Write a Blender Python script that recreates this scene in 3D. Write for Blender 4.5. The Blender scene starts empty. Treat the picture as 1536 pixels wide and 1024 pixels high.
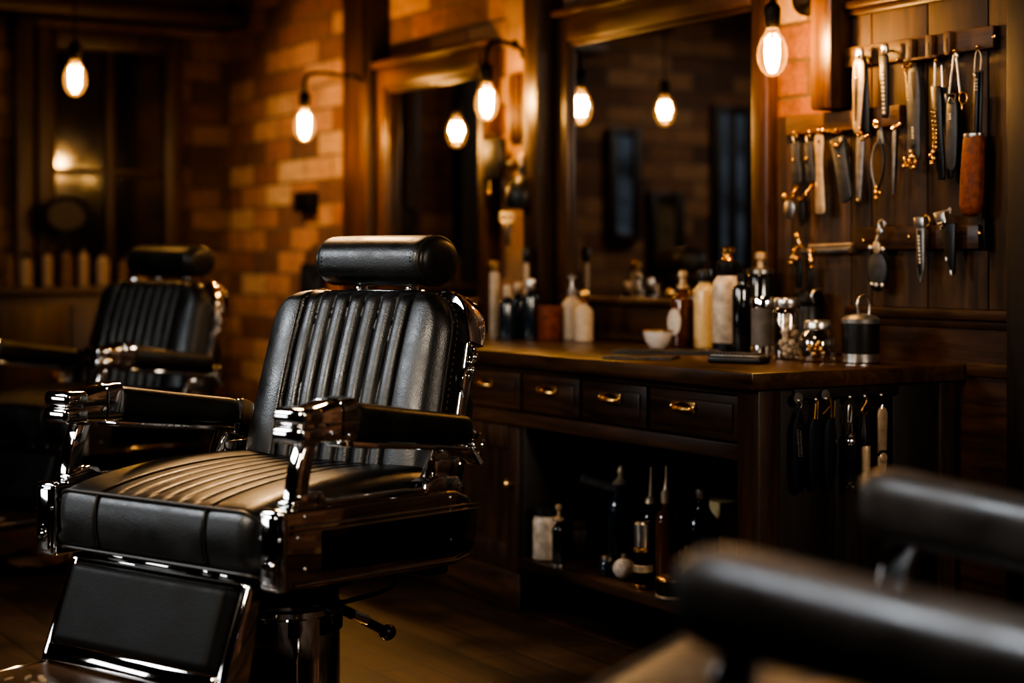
import bpy, bmesh, math, random
from mathutils import Vector, Matrix
random.seed(7)
PI = math.pi
SC = bpy.context.scene
COL = SC.collection

# ------------------------------------------------------------------ camera geometry
F, CX, HY, EYE = 2600.0, 768.0, 392.0, 1.12
CA, SA = .8592, .5116
def ray(px, py):
    k = (px - CX) / F
    return (CA * k + SA, -SA * k + CA, -(py - HY) / F)
def on_x(px, py, x):                    # point of the plane x = const
    d = ray(px, py); t = x / d[0]
    return Vector((x, d[1] * t, EYE + d[2] * t))
def on_y(px, py, y):
    d = ray(px, py); t = y / d[1]
    return Vector((d[0] * t, y, EYE + d[2] * t))
def on_z(px, py, z):
    d = ray(px, py); t = (z - EYE) / d[2]
    return Vector((d[0] * t, d[1] * t, z))
def scale_at(p):                        # pixels per metre at a point
    return F / (SA * p[0] + CA * p[1])

# ------------------------------------------------------------------ materials
def nodes(name):
    m = bpy.data.materials.new(name); m.use_nodes = True
    nt = m.node_tree; b = nt.nodes['Principled BSDF']
    return m, nt, b
def N(nt, t, **kw):
    n = nt.nodes.new(t)
    for k, v in kw.items():
        if k in n.inputs: n.inputs[k].default_value = v
        else: setattr(n, k, v)
    return n
def ramp(nt, fac, stops):
    r = nt.nodes.new('ShaderNodeValToRGB')
    e = r.color_ramp.elements
    while len(e) < len(stops): e.new(.5)
    for i, (p, c) in enumerate(stops):
        e[i].position = p; e[i].color = (*c, 1) if len(c) == 3 else c
    nt.links.new(fac, r.inputs[0]); return r
def plain(name, col, rough=.5, metal=0, spec=.5, coat=0, noise=0.0, nscale=40, bump=0.0, trans=0, ior=1.45, emit=None, es=0):
    m, nt, b = nodes(name)
    b.inputs['Base Color'].default_value = (*col, 1)
    b.inputs['Roughness'].default_value = rough
    b.inputs['Metallic'].default_value = metal
    b.inputs['Specular IOR Level'].default_value = spec
    b.inputs['Coat Weight'].default_value = coat
    b.inputs['Coat Roughness'].default_value = .12
    b.inputs['Transmission Weight'].default_value = trans
    b.inputs['IOR'].default_value = ior
    if emit:
        b.inputs['Emission Color'].default_value = (*emit, 1); b.inputs['Emission Strength'].default_value = es
        t2 = N(nt, 'ShaderNodeTexCoord'); q = N(nt, 'ShaderNodeTexNoise', Scale=3.5, Detail=2.0); mr = N(nt, 'ShaderNodeMapRange')
        mr.inputs[1].default_value = .3; mr.inputs[2].default_value = .7; mr.inputs[3].default_value = 0; mr.inputs[4].default_value = es * 2
        nt.links.new(t2.outputs['Object'], q.inputs['Vector']); nt.links.new(q.outputs['Fac'], mr.inputs[0]); nt.links.new(mr.outputs[0], b.inputs['Emission Strength'])
    tc = N(nt, 'ShaderNodeTexCoord')
    nz = N(nt, 'ShaderNodeTexNoise', Scale=nscale, Detail=5.0)
    nt.links.new(tc.outputs['Object'], nz.inputs['Vector'])
    if noise:
        lo = tuple(c * (1 - noise) for c in col); hi = tuple(min(1, c * (1 + noise)) for c in col)
        r = ramp(nt, nz.outputs['Fac'], [(.3, lo), (.7, hi)])
        nt.links.new(r.outputs[0], b.inputs['Base Color'])
        mr = N(nt, 'ShaderNodeMapRange')
        mr.inputs[3].default_value = max(.02, rough * (1 - noise * .6)); mr.inputs[4].default_value = min(1, rough * (1 + noise * .6))
        nt.links.new(nz.outputs['Fac'], mr.inputs[0]); nt.links.new(mr.outputs[0], b.inputs['Roughness'])
    if bump:
        bp = N(nt, 'ShaderNodeBump', Strength=bump, Distance=.002)
        nt.links.new(nz.outputs['Fac'], bp.inputs['Height']); nt.links.new(bp.outputs[0], b.inputs['Normal'])
    return m
def leather(name, col, rough=.42):
    m, nt, b = nodes(name)
    tc = N(nt, 'ShaderNodeTexCoord')
    vo = N(nt, 'ShaderNodeTexVoronoi', Scale=260.0)
    nz = N(nt, 'ShaderNodeTexNoise', Scale=9.0, Detail=8.0, Roughness=.65)
    n2 = N(nt, 'ShaderNodeTexNoise', Scale=90.0, Detail=4.0)
    for n in (vo, nz, n2): nt.links.new(tc.outputs['Object'], n.inputs['Vector'])
    r = ramp(nt, nz.outputs['Fac'], [(.3, tuple(c * .6 for c in col)), (.75, tuple(c * 1.6 for c in col))])
    nt.links.new(r.outputs[0], b.inputs['Base Color'])
    mr = N(nt, 'ShaderNodeMapRange'); mr.inputs[1].default_value = .3; mr.inputs[2].default_value = .7
    mr.inputs[3].default_value = rough - .1; mr.inputs[4].default_value = rough + .16
    nt.links.new(nz.outputs['Fac'], mr.inputs[0]); nt.links.new(mr.outputs[0], b.inputs['Roughness'])
    ad = N(nt, 'ShaderNodeMath', operation='ADD')
    nt.links.new(vo.outputs['Distance'], ad.inputs[0]); nt.links.new(n2.outputs['Fac'], ad.inputs[1])
    bp = N(nt, 'ShaderNodeBump', Strength=.22, Distance=.0012)
    nt.links.new(ad.outputs[0], bp.inputs['Height']); nt.links.new(bp.outputs[0], b.inputs['Normal'])
    b.inputs['Specular IOR Level'].default_value = .75
    return m
def wood(name, dark, light, rough=.45, grain='z', scale=1.0, bump=.25, plank=None):
    m, nt, b = nodes(name)
    tc = N(nt, 'ShaderNodeTexCoord')
    mp = N(nt, 'ShaderNodeMapping')
    st = {'x': (2, 26, 26), 'y': (26, 2, 26), 'z': (26, 26, 2)}[grain]
    mp.inputs['Scale'].default_value = tuple(s * scale for s in st)
    nt.links.new(tc.outputs['Object'], mp.inputs['Vector'])
    nz = N(nt, 'ShaderNodeTexNoise', Scale=1.0, Detail=9.0, Roughness=.68, Distortion=.6)
    nt.links.new(mp.outputs[0], nz.inputs['Vector'])
    big = N(nt, 'ShaderNodeTexNoise', Scale=2.3, Detail=5.0)
    nt.links.new(tc.outputs['Object'], big.inputs['Vector'])
    r = ramp(nt, nz.outputs['Fac'], [(.3, dark), (.52, tuple((a + c) / 2 for a, c in zip(dark, light))), (.72, light)])
    mx = N(nt, 'ShaderNodeMix', data_type='RGBA', blend_type='MULTIPLY')
    mx.inputs[0].default_value = .8
    r2 = ramp(nt, big.outputs['Fac'], [(.3, (.35, .33, .3)), (.7, (1.15, 1.1, 1.05))])
    nt.links.new(r.outputs[0], mx.inputs[6]); nt.links.new(r2.outputs[0], mx.inputs[7])
    nt.links.new(mx.outputs[2], b.inputs['Base Color'])
    mr = N(nt, 'ShaderNodeMapRange'); mr.inputs[3].default_value = rough - .12; mr.inputs[4].default_value = rough + .2
    nt.links.new(nz.outputs['Fac'], mr.inputs[0]); nt.links.new(mr.outputs[0], b.inputs['Roughness'])
    bp = N(nt, 'ShaderNodeBump', Strength=bump, Distance=.003)
    nt.links.new(nz.outputs['Fac'], bp.inputs['Height']); nt.links.new(bp.outputs[0], b.inputs['Normal'])
    return m
def brick_mat(name, axis, cols, mortar):
    m, nt, b = nodes(name)
    tc = N(nt, 'ShaderNodeTexCoord'); sp = N(nt, 'ShaderNodeSeparateXYZ'); cb = N(nt, 'ShaderNodeCombineXYZ')
    nt.links.new(tc.outputs['Object'], sp.inputs[0])
    nt.links.new(sp.outputs[axis], cb.inputs[0]); nt.links.new(sp.outputs['Z'], cb.inputs[1])
    wob = N(nt, 'ShaderNodeTexNoise', Scale=14.0, Detail=3.0)
    nt.links.new(tc.outputs['Object'], wob.inputs['Vector'])
    wm = N(nt, 'ShaderNodeVectorMath', operation='MULTIPLY_ADD')
    wm.inputs[1].default_value = (.012, .012, 0)
    nt.links.new(wob.outputs['Color'], wm.inputs[0]); nt.links.new(cb.outputs[0], wm.inputs[2])
    br = N(nt, 'ShaderNodeTexBrick')
    br.inputs['Scale'].default_value = 1.0
    br.inputs['Brick Width'].default_value = .34; br.inputs['Row Height'].default_value = .118
    br.inputs['Mortar Size'].default_value = .007; br.inputs['Mortar Smooth'].default_value = .4
    br.inputs['Color1'].default_value = (0, 0, 0, 1); br.inputs['Color2'].default_value = (1, 1, 1, 1)
    br.inputs['Mortar'].default_value = (.5, .5, .5, 1)
    nt.links.new(wm.outputs[0], br.inputs['Vector'])
    r = ramp(nt, br.outputs['Color'], [(0, cols[0]), (.35, cols[1]), (.65, cols[2]), (1, cols[3])])
    nz = N(nt, 'ShaderNodeTexNoise', Scale=22.0, Detail=8.0, Roughness=.7)
    nt.links.new(tc.outputs['Object'], nz.inputs['Vector'])
    r2 = ramp(nt, nz.outputs['Fac'], [(.3, (.45, .42, .4)), (.65, (1.1, 1.1, 1.1))])
    mu = N(nt, 'ShaderNodeMix', data_type='RGBA', blend_type='MULTIPLY'); mu.inputs[0].default_value = .85
    nt.links.new(r.outputs[0], mu.inputs[6]); nt.links.new(r2.outputs[0], mu.inputs[7])
    mo = N(nt, 'ShaderNodeMix', data_type='RGBA')
    mo.inputs[7].default_value = (*mortar, 1)
    nt.links.new(br.outputs['Fac'], mo.inputs[0]); nt.links.new(mu.outputs[2], mo.inputs[6])
    nt.links.new(mo.outputs[2], b.inputs['Base Color'])
    b.inputs['Roughness'].default_value = .82
    iv = N(nt, 'ShaderNodeMath', operation='SUBTRACT'); iv.inputs[0].default_value = 1
    nt.links.new(br.outputs['Fac'], iv.inputs[1])
    ad = N(nt, 'ShaderNodeMath', operation='MULTIPLY_ADD'); ad.inputs[1].default_value = .35
    nt.links.new(nz.outputs['Fac'], ad.inputs[0]); nt.links.new(iv.outputs[0], ad.inputs[2])
    bp = N(nt, 'ShaderNodeBump', Strength=.9, Distance=.012)
    nt.links.new(ad.outputs[0], bp.inputs['Height']); nt.links.new(bp.outputs[0], b.inputs['Normal'])
    return m
def plank_floor(name):
    m, nt, b = nodes(name)
    tc = N(nt, 'ShaderNodeTexCoord'); sp = N(nt, 'ShaderNodeSeparateXYZ'); cb = N(nt, 'ShaderNodeCombineXYZ')
    nt.links.new(tc.outputs['Object'], sp.inputs[0])
    nt.links.new(sp.outputs['Y'], cb.inputs[0]); nt.links.new(sp.outputs['X'], cb.inputs[1])
    br = N(nt, 'ShaderNodeTexBrick')
    br.inputs['Scale'].default_value = 1.0; br.inputs['Brick Width'].default_value = 1.7; br.inputs['Row Height'].default_value = .15
    br.inputs['Mortar Size'].default_value = .004; br.inputs['Color1'].default_value = (.5, .5, .5, 1); br.inputs['Color2'].default_value = (1.5, 1.5, 1.5, 1)
    br.inputs['Mortar'].default_value = (.08, .08, .08, 1)
    nt.links.new(cb.outputs[0], br.inputs['Vector'])
    mp = N(nt, 'ShaderNodeMapping'); mp.inputs['Scale'].default_value = (30, 2, 30)
    nt.links.new(tc.outputs['Object'], mp.inputs['Vector'])
    nz = N(nt, 'ShaderNodeTexNoise', Scale=1.0, Detail=8.0, Roughness=.7)
    nt.links.new(mp.outputs[0], nz.inputs['Vector'])
    r = ramp(nt, nz.outputs['Fac'], [(.25, (.016, .009, .0045)), (.75, (.070, .036, .016))])
    bg = N(nt, 'ShaderNodeTexNoise', Scale=3.0, Detail=6.0)
    nt.links.new(tc.outputs['Object'], bg.inputs['Vector'])
    r2 = ramp(nt, bg.outputs['Fac'], [(.35, (.35, .35, .35)), (.65, (1.3, 1.25, 1.2))])
    m1 = N(nt, 'ShaderNodeMix', data_type='RGBA', blend_type='MULTIPLY'); m1.inputs[0].default_value = 1
    m2 = N(nt, 'ShaderNodeMix', data_type='RGBA', blend_type='MULTIPLY'); m2.inputs[0].default_value = 1
    nt.links.new(r.outputs[0], m1.inputs[6]); nt.links.new(br.outputs['Color'], m1.inputs[7])
    nt.links.new(m1.outputs[2], m2.inputs[6]); nt.links.new(r2.outputs[0], m2.inputs[7])
    nt.links.new(m2.outputs[2], b.inputs['Base Color'])
    mr = N(nt, 'ShaderNodeMapRange'); mr.inputs[3].default_value = .3; mr.inputs[4].default_value = .65
    nt.links.new(bg.outputs['Fac'], mr.inputs[0]); nt.links.new(mr.outputs[0], b.inputs['Roughness'])
    bp = N(nt, 'ShaderNodeBump', Strength=.4, Distance=.003)
    nt.links.new(nz.outputs['Fac'], bp.inputs['Height']); nt.links.new(bp.outputs[0], b.inputs['Normal'])
    return m
def thin_glass(name, tint, gloss=.14, rough=.03):
    m = bpy.data.materials.new(name); m.use_nodes = True
    nt = m.node_tree; nt.nodes.clear()
    out = N(nt, 'ShaderNodeOutputMaterial'); tr = N(nt, 'ShaderNodeBsdfTransparent'); gl = N(nt, 'ShaderNodeBsdfGlossy')
    tr.inputs[0].default_value = (*tint, 1); gl.inputs[0].default_value = (1, .95, .9, 1); gl.inputs['Roughness'].default_value = rough
    fr = N(nt, 'ShaderNodeLayerWeight', Blend=.35)
    mr = N(nt, 'ShaderNodeMapRange'); mr.inputs[3].default_value = gloss * .35; mr.inputs[4].default_value = min(.9, gloss * 3.2)
    nt.links.new(fr.outputs['Facing'], mr.inputs[0])
    mx = N(nt, 'ShaderNodeMixShader')
    nt.links.new(mr.outputs[0], mx.inputs[0]); nt.links.new(tr.outputs[0], mx.inputs[1]); nt.links.new(gl.outputs[0], mx.inputs[2])
    nt.links.new(mx.outputs[0], out.inputs[0])
    return m
def emitter(name, col, s):
    m = bpy.data.materials.new(name); m.use_nodes = True
    nt = m.node_tree; nt.nodes.clear()
    out = N(nt, 'ShaderNodeOutputMaterial'); e = N(nt, 'ShaderNodeEmission')
    e.inputs[0].default_value = (*col, 1); e.inputs[1].default_value = s
    nt.links.new(e.outputs[0], out.inputs[0]); return m

def bulb_glass(name):
    m = bpy.data.materials.new(name); m.use_nodes = True
    nt = m.node_tree; nt.nodes.clear()
    out = N(nt, 'ShaderNodeOutputMaterial'); tr = N(nt, 'ShaderNodeBsdfTransparent'); gl = N(nt, 'ShaderNodeBsdfGlossy'); em = N(nt, 'ShaderNodeEmission')
    tr.inputs[0].default_value = (1, .84, .56, 1); gl.inputs[0].default_value = (1, .9, .75, 1); gl.inputs['Roughness'].default_value = .04
    em.inputs[0].default_value = (1, .48, .14, 1)  # amber rim glow put in for filament light scattered by the glass
    fr = N(nt, 'ShaderNodeLayerWeight', Blend=.4)
    mr = N(nt, 'ShaderNodeMapRange'); mr.inputs[3].default_value = .04; mr.inputs[4].default_value = .45
    ms = N(nt, 'ShaderNodeMapRange'); ms.inputs[3].default_value = .08; ms.inputs[4].default_value = .75
    nt.links.new(fr.outputs['Facing'], mr.inputs[0]); nt.links.new(fr.outputs['Facing'], ms.inputs[0])
    nt.links.new(ms.outputs[0], em.inputs[1])
    mx = N(nt, 'ShaderNodeMixShader'); ad = N(nt, 'ShaderNodeAddShader')
    nt.links.new(mr.outputs[0], mx.inputs[0]); nt.links.new(tr.outputs[0], mx.inputs[1]); nt.links.new(gl.outputs[0], mx.inputs[2])
    nt.links.new(mx.outputs[0], ad.inputs[0]); nt.links.new(em.outputs[0], ad.inputs[1]); nt.links.new(ad.outputs[0], out.inputs[0])
    return m

M = {}
M['leather'] = leather('black_leather', (.011, .0105, .010), .37)
M['leather_brown'] = leather('worn_brown_leather', (.030, .020, .013), .45)
M['leather_worn'] = leather('matt_worn_leather', (.010, .0095, .009), .5); M['leather_worn'].node_tree.nodes['Principled BSDF'].inputs['Specular IOR Level'].default_value = .28
M['rail_chrome'] = plain('smoked_chrome', (.50, .47, .44), .06, 1)
M['tan_leather'] = plain('rust_brown_leather', (.17, .040, .012), .62, noise=.45, nscale=55, bump=.9)
M['piping'] = plain('leather_piping', (.035, .028, .022), .4)
M['thread'] = plain('stitch_thread', (.16, .11, .07), .8)
M['chrome'] = plain('polished_chrome', (.88, .86, .83), .055, 1, noise=.12, nscale=18)
M['enamel'] = plain('dark_mirror_panel', (.055, .048, .040), .05, 1, noise=.2, nscale=6)
M['black_metal'] = plain('black_metal', (.012, .011, .010), .42, .6, noise=.2)
M['black_plastic'] = plain('black_plastic', (.010, .010, .010), .38)
M['iron'] = plain('blackened_iron', (.016, .013, .011), .5, .8, noise=.3)
M['brass'] = plain('aged_brass', (.72, .42, .16), .26, 1, noise=.25)
M['steel'] = plain('brushed_steel', (.55, .52, .48), .3, 1, noise=.2)
M['dull_steel'] = plain('dull_steel', (.22, .21, .20), .42, .7, noise=.25)
M['beige_metal'] = plain('beige_brushed_metal', (.50, .37, .24), .4, .55, noise=.2)
M['grey_blade'] = plain('dark_grey_blade', (.05, .052, .055), .45, .2, noise=.25)
M['black_blade'] = plain('black_blade', (.012, .012, .013), .35, .1, noise=.2)
M['navy'] = plain('near_black_navy', (.006, .008, .013), .4)
M['cream'] = plain('cream_plastic', (.48, .38, .27), .5, noise=.15)
M['porcelain'] = plain('glazed_porcelain', (.60, .55, .50), .25, coat=.4, noise=.06)
M['mark'] = plain('pale_marking', (.70, .60, .48), .6)
M['paper'] = plain('label_paper', (.62, .56, .48), .7, noise=.15)
M['paper_grey'] = plain('grey_label', (.13, .115, .105), .6, noise=.2)
M['amber'] = plain('amber_glass', (.10, .030, .006), .08, coat=.6)
M['darkglass'] = plain('dark_bottle_glass', (.008, .010, .012), .08, coat=.6)
M['blueglass'] = plain('deep_blue_glass', (.010, .020, .030), .1, coat=.6)
M['lotion'] = plain('pale_lotion_bottle', (.62, .46, .24), .22, coat=.5, noise=.1)
M['balm'] = plain('dusty_tan', (.22, .15, .09), .55, noise=.2)
M['milk'] = plain('patterned_white_label', (.50, .41, .32), .35, noise=.4, nscale=28)
M['cotton'] = plain('cotton_balls', (.62, .52, .42), .9, noise=.35, nscale=70, bump=.6)
M['clear'] = thin_glass('clear_jar_glass', (.86, .84, .80), .2)
M['bulbglass'] = bulb_glass('amber_bulb_glass')
M['filament'] = emitter('glowing_filament', (1.0, .66, .32), 80)
M['filament_far'] = emitter('glowing_filament_far', (1.0, .66, .32), 110)
M['wood'] = wood('dark_stained_wood', (.010, .0045, .002), (.085, .036, .013), .42, 'z')
M['wood_y'] = wood('dark_stained_wood_length', (.012, .005, .0022), (.10, .043, .015), .38, 'y')
M['wood_x'] = wood('dark_stained_wood_cross', (.010, .0045, .002), (.085, .036, .013), .42, 'x')
M['top_wood'] = wood('polished_counter_wood', (.022, .010, .004), (.12, .055, .02), .27, 'y', bump=.12)
M['panel_wood'] = wood('weathered_panel_wood', (.020, .0105, .0055), (.155, .083, .042), .6, 'z', .8, .5)
M['rail_wood'] = wood('pale_rail_wood', (.05, .022, .009), (.22, .11, .045), .5, 'y', 1.2)
M['frame_wood'] = wood('mirror_frame_wood', (.028, .012, .005), (.16, .074, .030), .33, 'z')
M['frame_wood_y'] = wood('mirror_frame_wood_length', (.028, .012, .005), (.16, .074, .030), .33, 'y')
M['black_wood'] = wood('near_black_wood', (.004, .003, .002), (.022, .011, .006), .5, 'z')
M['plate_wood'] = wood('footplate_wood', (.015, .007, .003), (.14, .065, .022), .3, 'x', .9)
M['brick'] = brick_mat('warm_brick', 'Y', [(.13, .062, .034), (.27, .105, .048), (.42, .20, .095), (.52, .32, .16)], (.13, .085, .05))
M['brick_x_shaded'] = brick_mat('shaded_brick_end', 'X', [(.05, .024, .013), (.10, .042, .02), (.15, .075, .034), (.18, .10, .05)], (.05, .033, .02))  # same brick, with the end wall's shade put into darker colours
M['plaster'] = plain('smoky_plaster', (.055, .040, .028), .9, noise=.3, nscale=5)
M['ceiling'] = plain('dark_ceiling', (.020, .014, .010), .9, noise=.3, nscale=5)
M['floor'] = plank_floor('worn_plank_floor')
M['mirror'] = plain('silvered_mirror', (.62, .63, .63), .012, 1)
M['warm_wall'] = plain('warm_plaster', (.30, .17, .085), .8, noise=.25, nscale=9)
M['night_pane'] = plain('dim_window_pane', (.02, .022, .025), .12, emit=(.62, .78, 1.0), es=.045)
M['warm_pane'] = plain('dim_amber_pane', (.02, .016, .01), .15, emit=(1.0, .6, .3), es=.03)
M['dark_pane'] = plain('dark_window_pane', (.008, .008, .009), .1, coat=.3)
M['curtain'] = plain('grey_linen_curtain', (.22, .23, .24), .9, noise=.2)

# ------------------------------------------------------------------ mesh builder
class MB:
    def __init__(s): s.bm = bmesh.new()
    def _add(s, t, mat=None):
        if mat is not None: t.transform(mat)
        me = bpy.data.meshes.new('tmp'); t.to_mesh(me); t.free(); s.bm.from_mesh(me); bpy.data.meshes.remove(me)
        return s
    def box(s, c, size, bev=0.0, rot=None, seg=2):
        t = bmesh.new(); bmesh.ops.create_cube(t, size=1)
        bmesh.ops.scale(t, vec=size, verts=t.verts)
        if bev > 0: bmesh.ops.bevel(t, geom=t.edges[:], offset=min(bev, min(size) * .49), segments=seg, affect='EDGES', profile=.5)
        m = Matrix.Translation(c)
        if rot is not None: m = m @ rot
        return s._add(t, m)
    def span(s, a, b, bev=0.0, seg=2):
        c = [(a[i] + b[i]) / 2 for i in range(3)]; z = [abs(b[i] - a[i]) for i in range(3)]
        return s.box(c, z, bev, None, seg)
    def loft(s, rings, cap=True, closed=False):
        t = bmesh.new(); vs = [[t.verts.new(p) for p in r] for r in rings]; n = len(rings[0])
        R = len(vs)
        for i in range(R if closed else R - 1):
            a, b = vs[i], vs[(i + 1) % R]
            for j in range(n):
                k = (j + 1) % n
                try: t.faces.new((a[j], a[k], b[k], b[j]))
                except ValueError: pass
        if cap and not closed:
            for r in (vs[0][::-1], vs[-1]):
                try: t.faces.new(r)
                except ValueError: pass
        bmesh.ops.recalc_face_normals(t, faces=t.faces[:])
        return s._add(t)
    def tube(s, pts, r, n=8, closed=False, taper=None):
        P = [Vector(p) for p in pts]; L = len(P); rings = []; up = None
        for i in range(L):
            if closed: d = P[(i + 1) % L] - P[i - 1]
            else: d = P[min(i + 1, L - 1)] - P[max(i - 1, 0)]
            d.normalize()
            if up is None:
                a = Vector((0, 0, 1)) if abs(d.z) < .9 else Vector((1, 0, 0)); u = d.cross(a).normalized()
            else:
                u = (up - d * up.dot(d)).normalized()
            up = u; v = d.cross(u)
            rr = r if taper is None else r * taper[i]
            rings.append([P[i] + (u * math.cos(2 * PI * k / n) + v * math.sin(2 * PI * k / n)) * rr for k in range(n)])
        return s.loft(rings, True, closed)
    def lathe(s, prof, c=(0, 0, 0), n=28, axis='z', rot=None, sx=1.0):
        t = bmesh.new(); rings = []
        for r, z in prof:
            rings.append([t.verts.new((max(r, 1e-4) * math.cos(2 * PI * k / n) * sx, max(r, 1e-4) * math.sin(2 * PI * k / n), z)) for k in range(n)])
        for a, b in zip(rings, rings[1:]):
            for j in range(n):
                k = (j + 1) % n; t.faces.new((a[j], a[k], b[k], b[j]))
        t.faces.new(rings[0][::-1]); t.faces.new(rings[-1])
        bmesh.ops.recalc_face_normals(t, faces=t.faces[:])
        m = Matrix.Translation(c)
        if axis == 'x': m = m @ Matrix.Rotation(PI / 2, 4, 'Y')
        if axis == 'y': m = m @ Matrix.Rotation(-PI / 2, 4, 'X')
        if rot is not None: m = m @ rot
        return s._add(t, m)
    def ball(s, c, r, sc=(1, 1, 1), u=16, v=10):
        t = bmesh.new(); bmesh.ops.create_uvsphere(t, u_segments=u, v_segments=v, radius=r)
        bmesh.ops.scale(t, vec=sc, verts=t.verts)
        return s._add(t, Matrix.Translation(c))
    def slab(s, poly, off, bev=0.0, seg=2):       # polygon of 3-D points, extruded by a vector
        t = bmesh.new(); off = Vector(off)
        vs = [t.verts.new(p) for p in poly]; f = t.faces.new(vs)
        r = bmesh.ops.extrude_face_region(t, geom=[f])
        nv = [g for g in r['geom'] if isinstance(g, bmesh.types.BMVert)]
        bmesh.ops.translate(t, vec=off, verts=nv)
        bmesh.ops.recalc_face_normals(t, faces=t.faces[:])
        if bev > 0:
            ed = [e for e in t.edges if len(e.link_faces) == 2 and e.calc_face_angle(0) > .5]
            bmesh.ops.bevel(t, geom=ed, offset=bev, segments=seg, affect='EDGES', profile=.5, clamp_overlap=True)
        return s._add(t)
    def torus(s, c, R, r, axis='z', n=28, m=8, sc=(1, 1, 1), arc=None):
        pts = []
        a0, a1 = arc if arc else (0, 2 * PI)
        cnt = n if not arc else n + 1
        for k in range(cnt):
            a = a0 + (a1 - a0) * k / n
            p = (R * math.cos(a) * sc[0], R * math.sin(a) * sc[1], 0)
            if axis == 'x': p = (0, p[0], p[1])
            if axis == 'y': p = (p[0], 0, p[1])
            pts.append(Vector(c) + Vector(p))
        return s.tube(pts, r, m, closed=not arc)
    def build(s, name, mat, parent=None, org=None, ang=38):
        if org is not None: s.bm.transform(Matrix.Translation(-Vector(org)))
        me = bpy.data.meshes.new(name); s.bm.to_mesh(me); s.bm.free()
        me.materials.append(mat)
        for p in me.polygons: p.use_smooth = True
        me.set_sharp_from_angle(angle=math.radians(ang))
        o = bpy.data.objects.new(name, me); COL.objects.link(o)
        if org is not None: o.location = org
        if parent is not None: o.parent = parent
        return o
def tag(o, label=None, cat=None, group=None, kind=None):
    if label: o['label'] = label
    if cat: o['category'] = cat
    if group: o['group'] = group
    if kind: o['kind'] = kind
    return o
def empty(name, loc=(0, 0, 0), rz=0.0):
    o = bpy.data.objects.new(name, None); COL.objects.link(o)
    o.location = loc; o.rotation_euler = (0, 0, rz); o.empty_display_size = .05
    return o
def copy_tree(o, parent=None):
    c = o.copy(); COL.objects.link(c)
    if parent is not None: c.parent = parent
    for ch in list(o.children): copy_tree(ch, c)
    return c
def struct(name, mb, mat, parent=None):
    o = mb.build(name, mat, parent)
    if parent is None: o['kind'] = 'structure'
    return o

# ------------------------------------------------------------------ room
WX, BY = 3.62, 9.18          # mirror wall plane, back wall plane
LX, FY, CZ = -2.6, -2.2, 2.95
struct('floor', MB().span((LX - .1, FY - .1, -.06), (WX + .12, BY + .12, 0)), M['floor'])
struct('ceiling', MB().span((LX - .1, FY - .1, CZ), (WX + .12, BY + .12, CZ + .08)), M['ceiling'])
struct('wall_right', MB().span((WX, FY - .1, 0), (WX + .12, BY + .12, CZ)), M['brick'])
struct('wall_back', MB().span((LX - .1, BY, 0), (WX, BY + .12, CZ)), M['brick_x_shaded'])
struct('wall_left', MB().span((LX - .1, FY - .1, 0), (LX, BY, CZ)), M['plaster'])
struct('wall_front', MB().span((LX, FY - .1, 0), (WX, FY, CZ)), M['plaster'])
# beams under the ceiling
for i, y in enumerate((8.2, 5.0)):
    struct('trim_%d' % (i + 1), MB().span((LX, y - .09, CZ - .22), (WX, y + .09, CZ), .01), M['wood_x'])

# tool panel: vertical boards on the mirror wall
PX = 3.60
def boards(y0, y1, z0, z1, x0, x1, w=.21, gap=.004):
    mb = MB(); y = y0
    while y < y1 - .02:
        e = min(y + w, y1); mb.span((x0, y + gap / 2, z0), (x1, e - gap / 2, z1), .003); y = e
    return mb
struct('trim_3', boards(2.05, 4.02, .985, 2.6, PX, WX, .235), M['panel_wood'])           # upper boards
struct('trim_4', boards(4.02, 4.375, .835, 1.585, PX, WX, .28), M['panel_wood'])          # lower left boards
mb = MB()                                                                                    # rails and mouldings of the panelling
mb.span((3.57, 2.05, .955), (WX, 4.02, .985), .006); mb.span((3.583, 2.05, .93), (WX, 4.02, .957), .008)
mb.span((3.58, 2.05, 1.865), (PX, 4.02, 1.885), .006); mb.span((3.565, 2.05, 1.885), (PX, 4.02, 1.91), .006)
struct('trim_5', mb, M['wood_y'])
struct('trim_6', MB().span((3.585, 2.05, .12), (WX, 4.02, .93)), M['wood_y'])               # wainscot
mb = MB(); mb.span((3.572, 2.05, .80), (WX, 3.52, .838), .006); mb.span((3.56, 2.05, 0), (WX, 3.50, .13), .008)
struct('trim_7', mb, M['wood_y'])
struct('trim_8', MB().span((3.535, 3.10, 0), (WX, 3.335, 2.6), .006), M['black_wood'])       # post right of the tools
struct('trim_9', MB().span((3.52, 4.022, 1.585), (WX, 4.120, CZ), .010), M['frame_wood'])   # post left of the tools
struct('trim_10', MB().span((3.50, 5.69, .835), (WX, 5.80, CZ), .01), M['wood'])             # post between the mirrors
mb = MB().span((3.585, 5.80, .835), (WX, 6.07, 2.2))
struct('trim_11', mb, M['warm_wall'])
mb = MB()
for k in range(6): mb.span((3.555, 5.81 + k * .033, 1.60), (3.585, 5.832 + k * .033, 1.87), .004)
struct('trim_12', mb, M['frame_wood'])                                                      # slatted strip above it
struct('trim_13', MB().span((3.50, 7.185, 0), (WX, 7.45, CZ), .012), M['wood'])         # post left of the far mirror
struct('baseboard_right', MB().span((3.595, 7.72, 0), (WX, BY, .16), .006), M['wood_y'])

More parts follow.
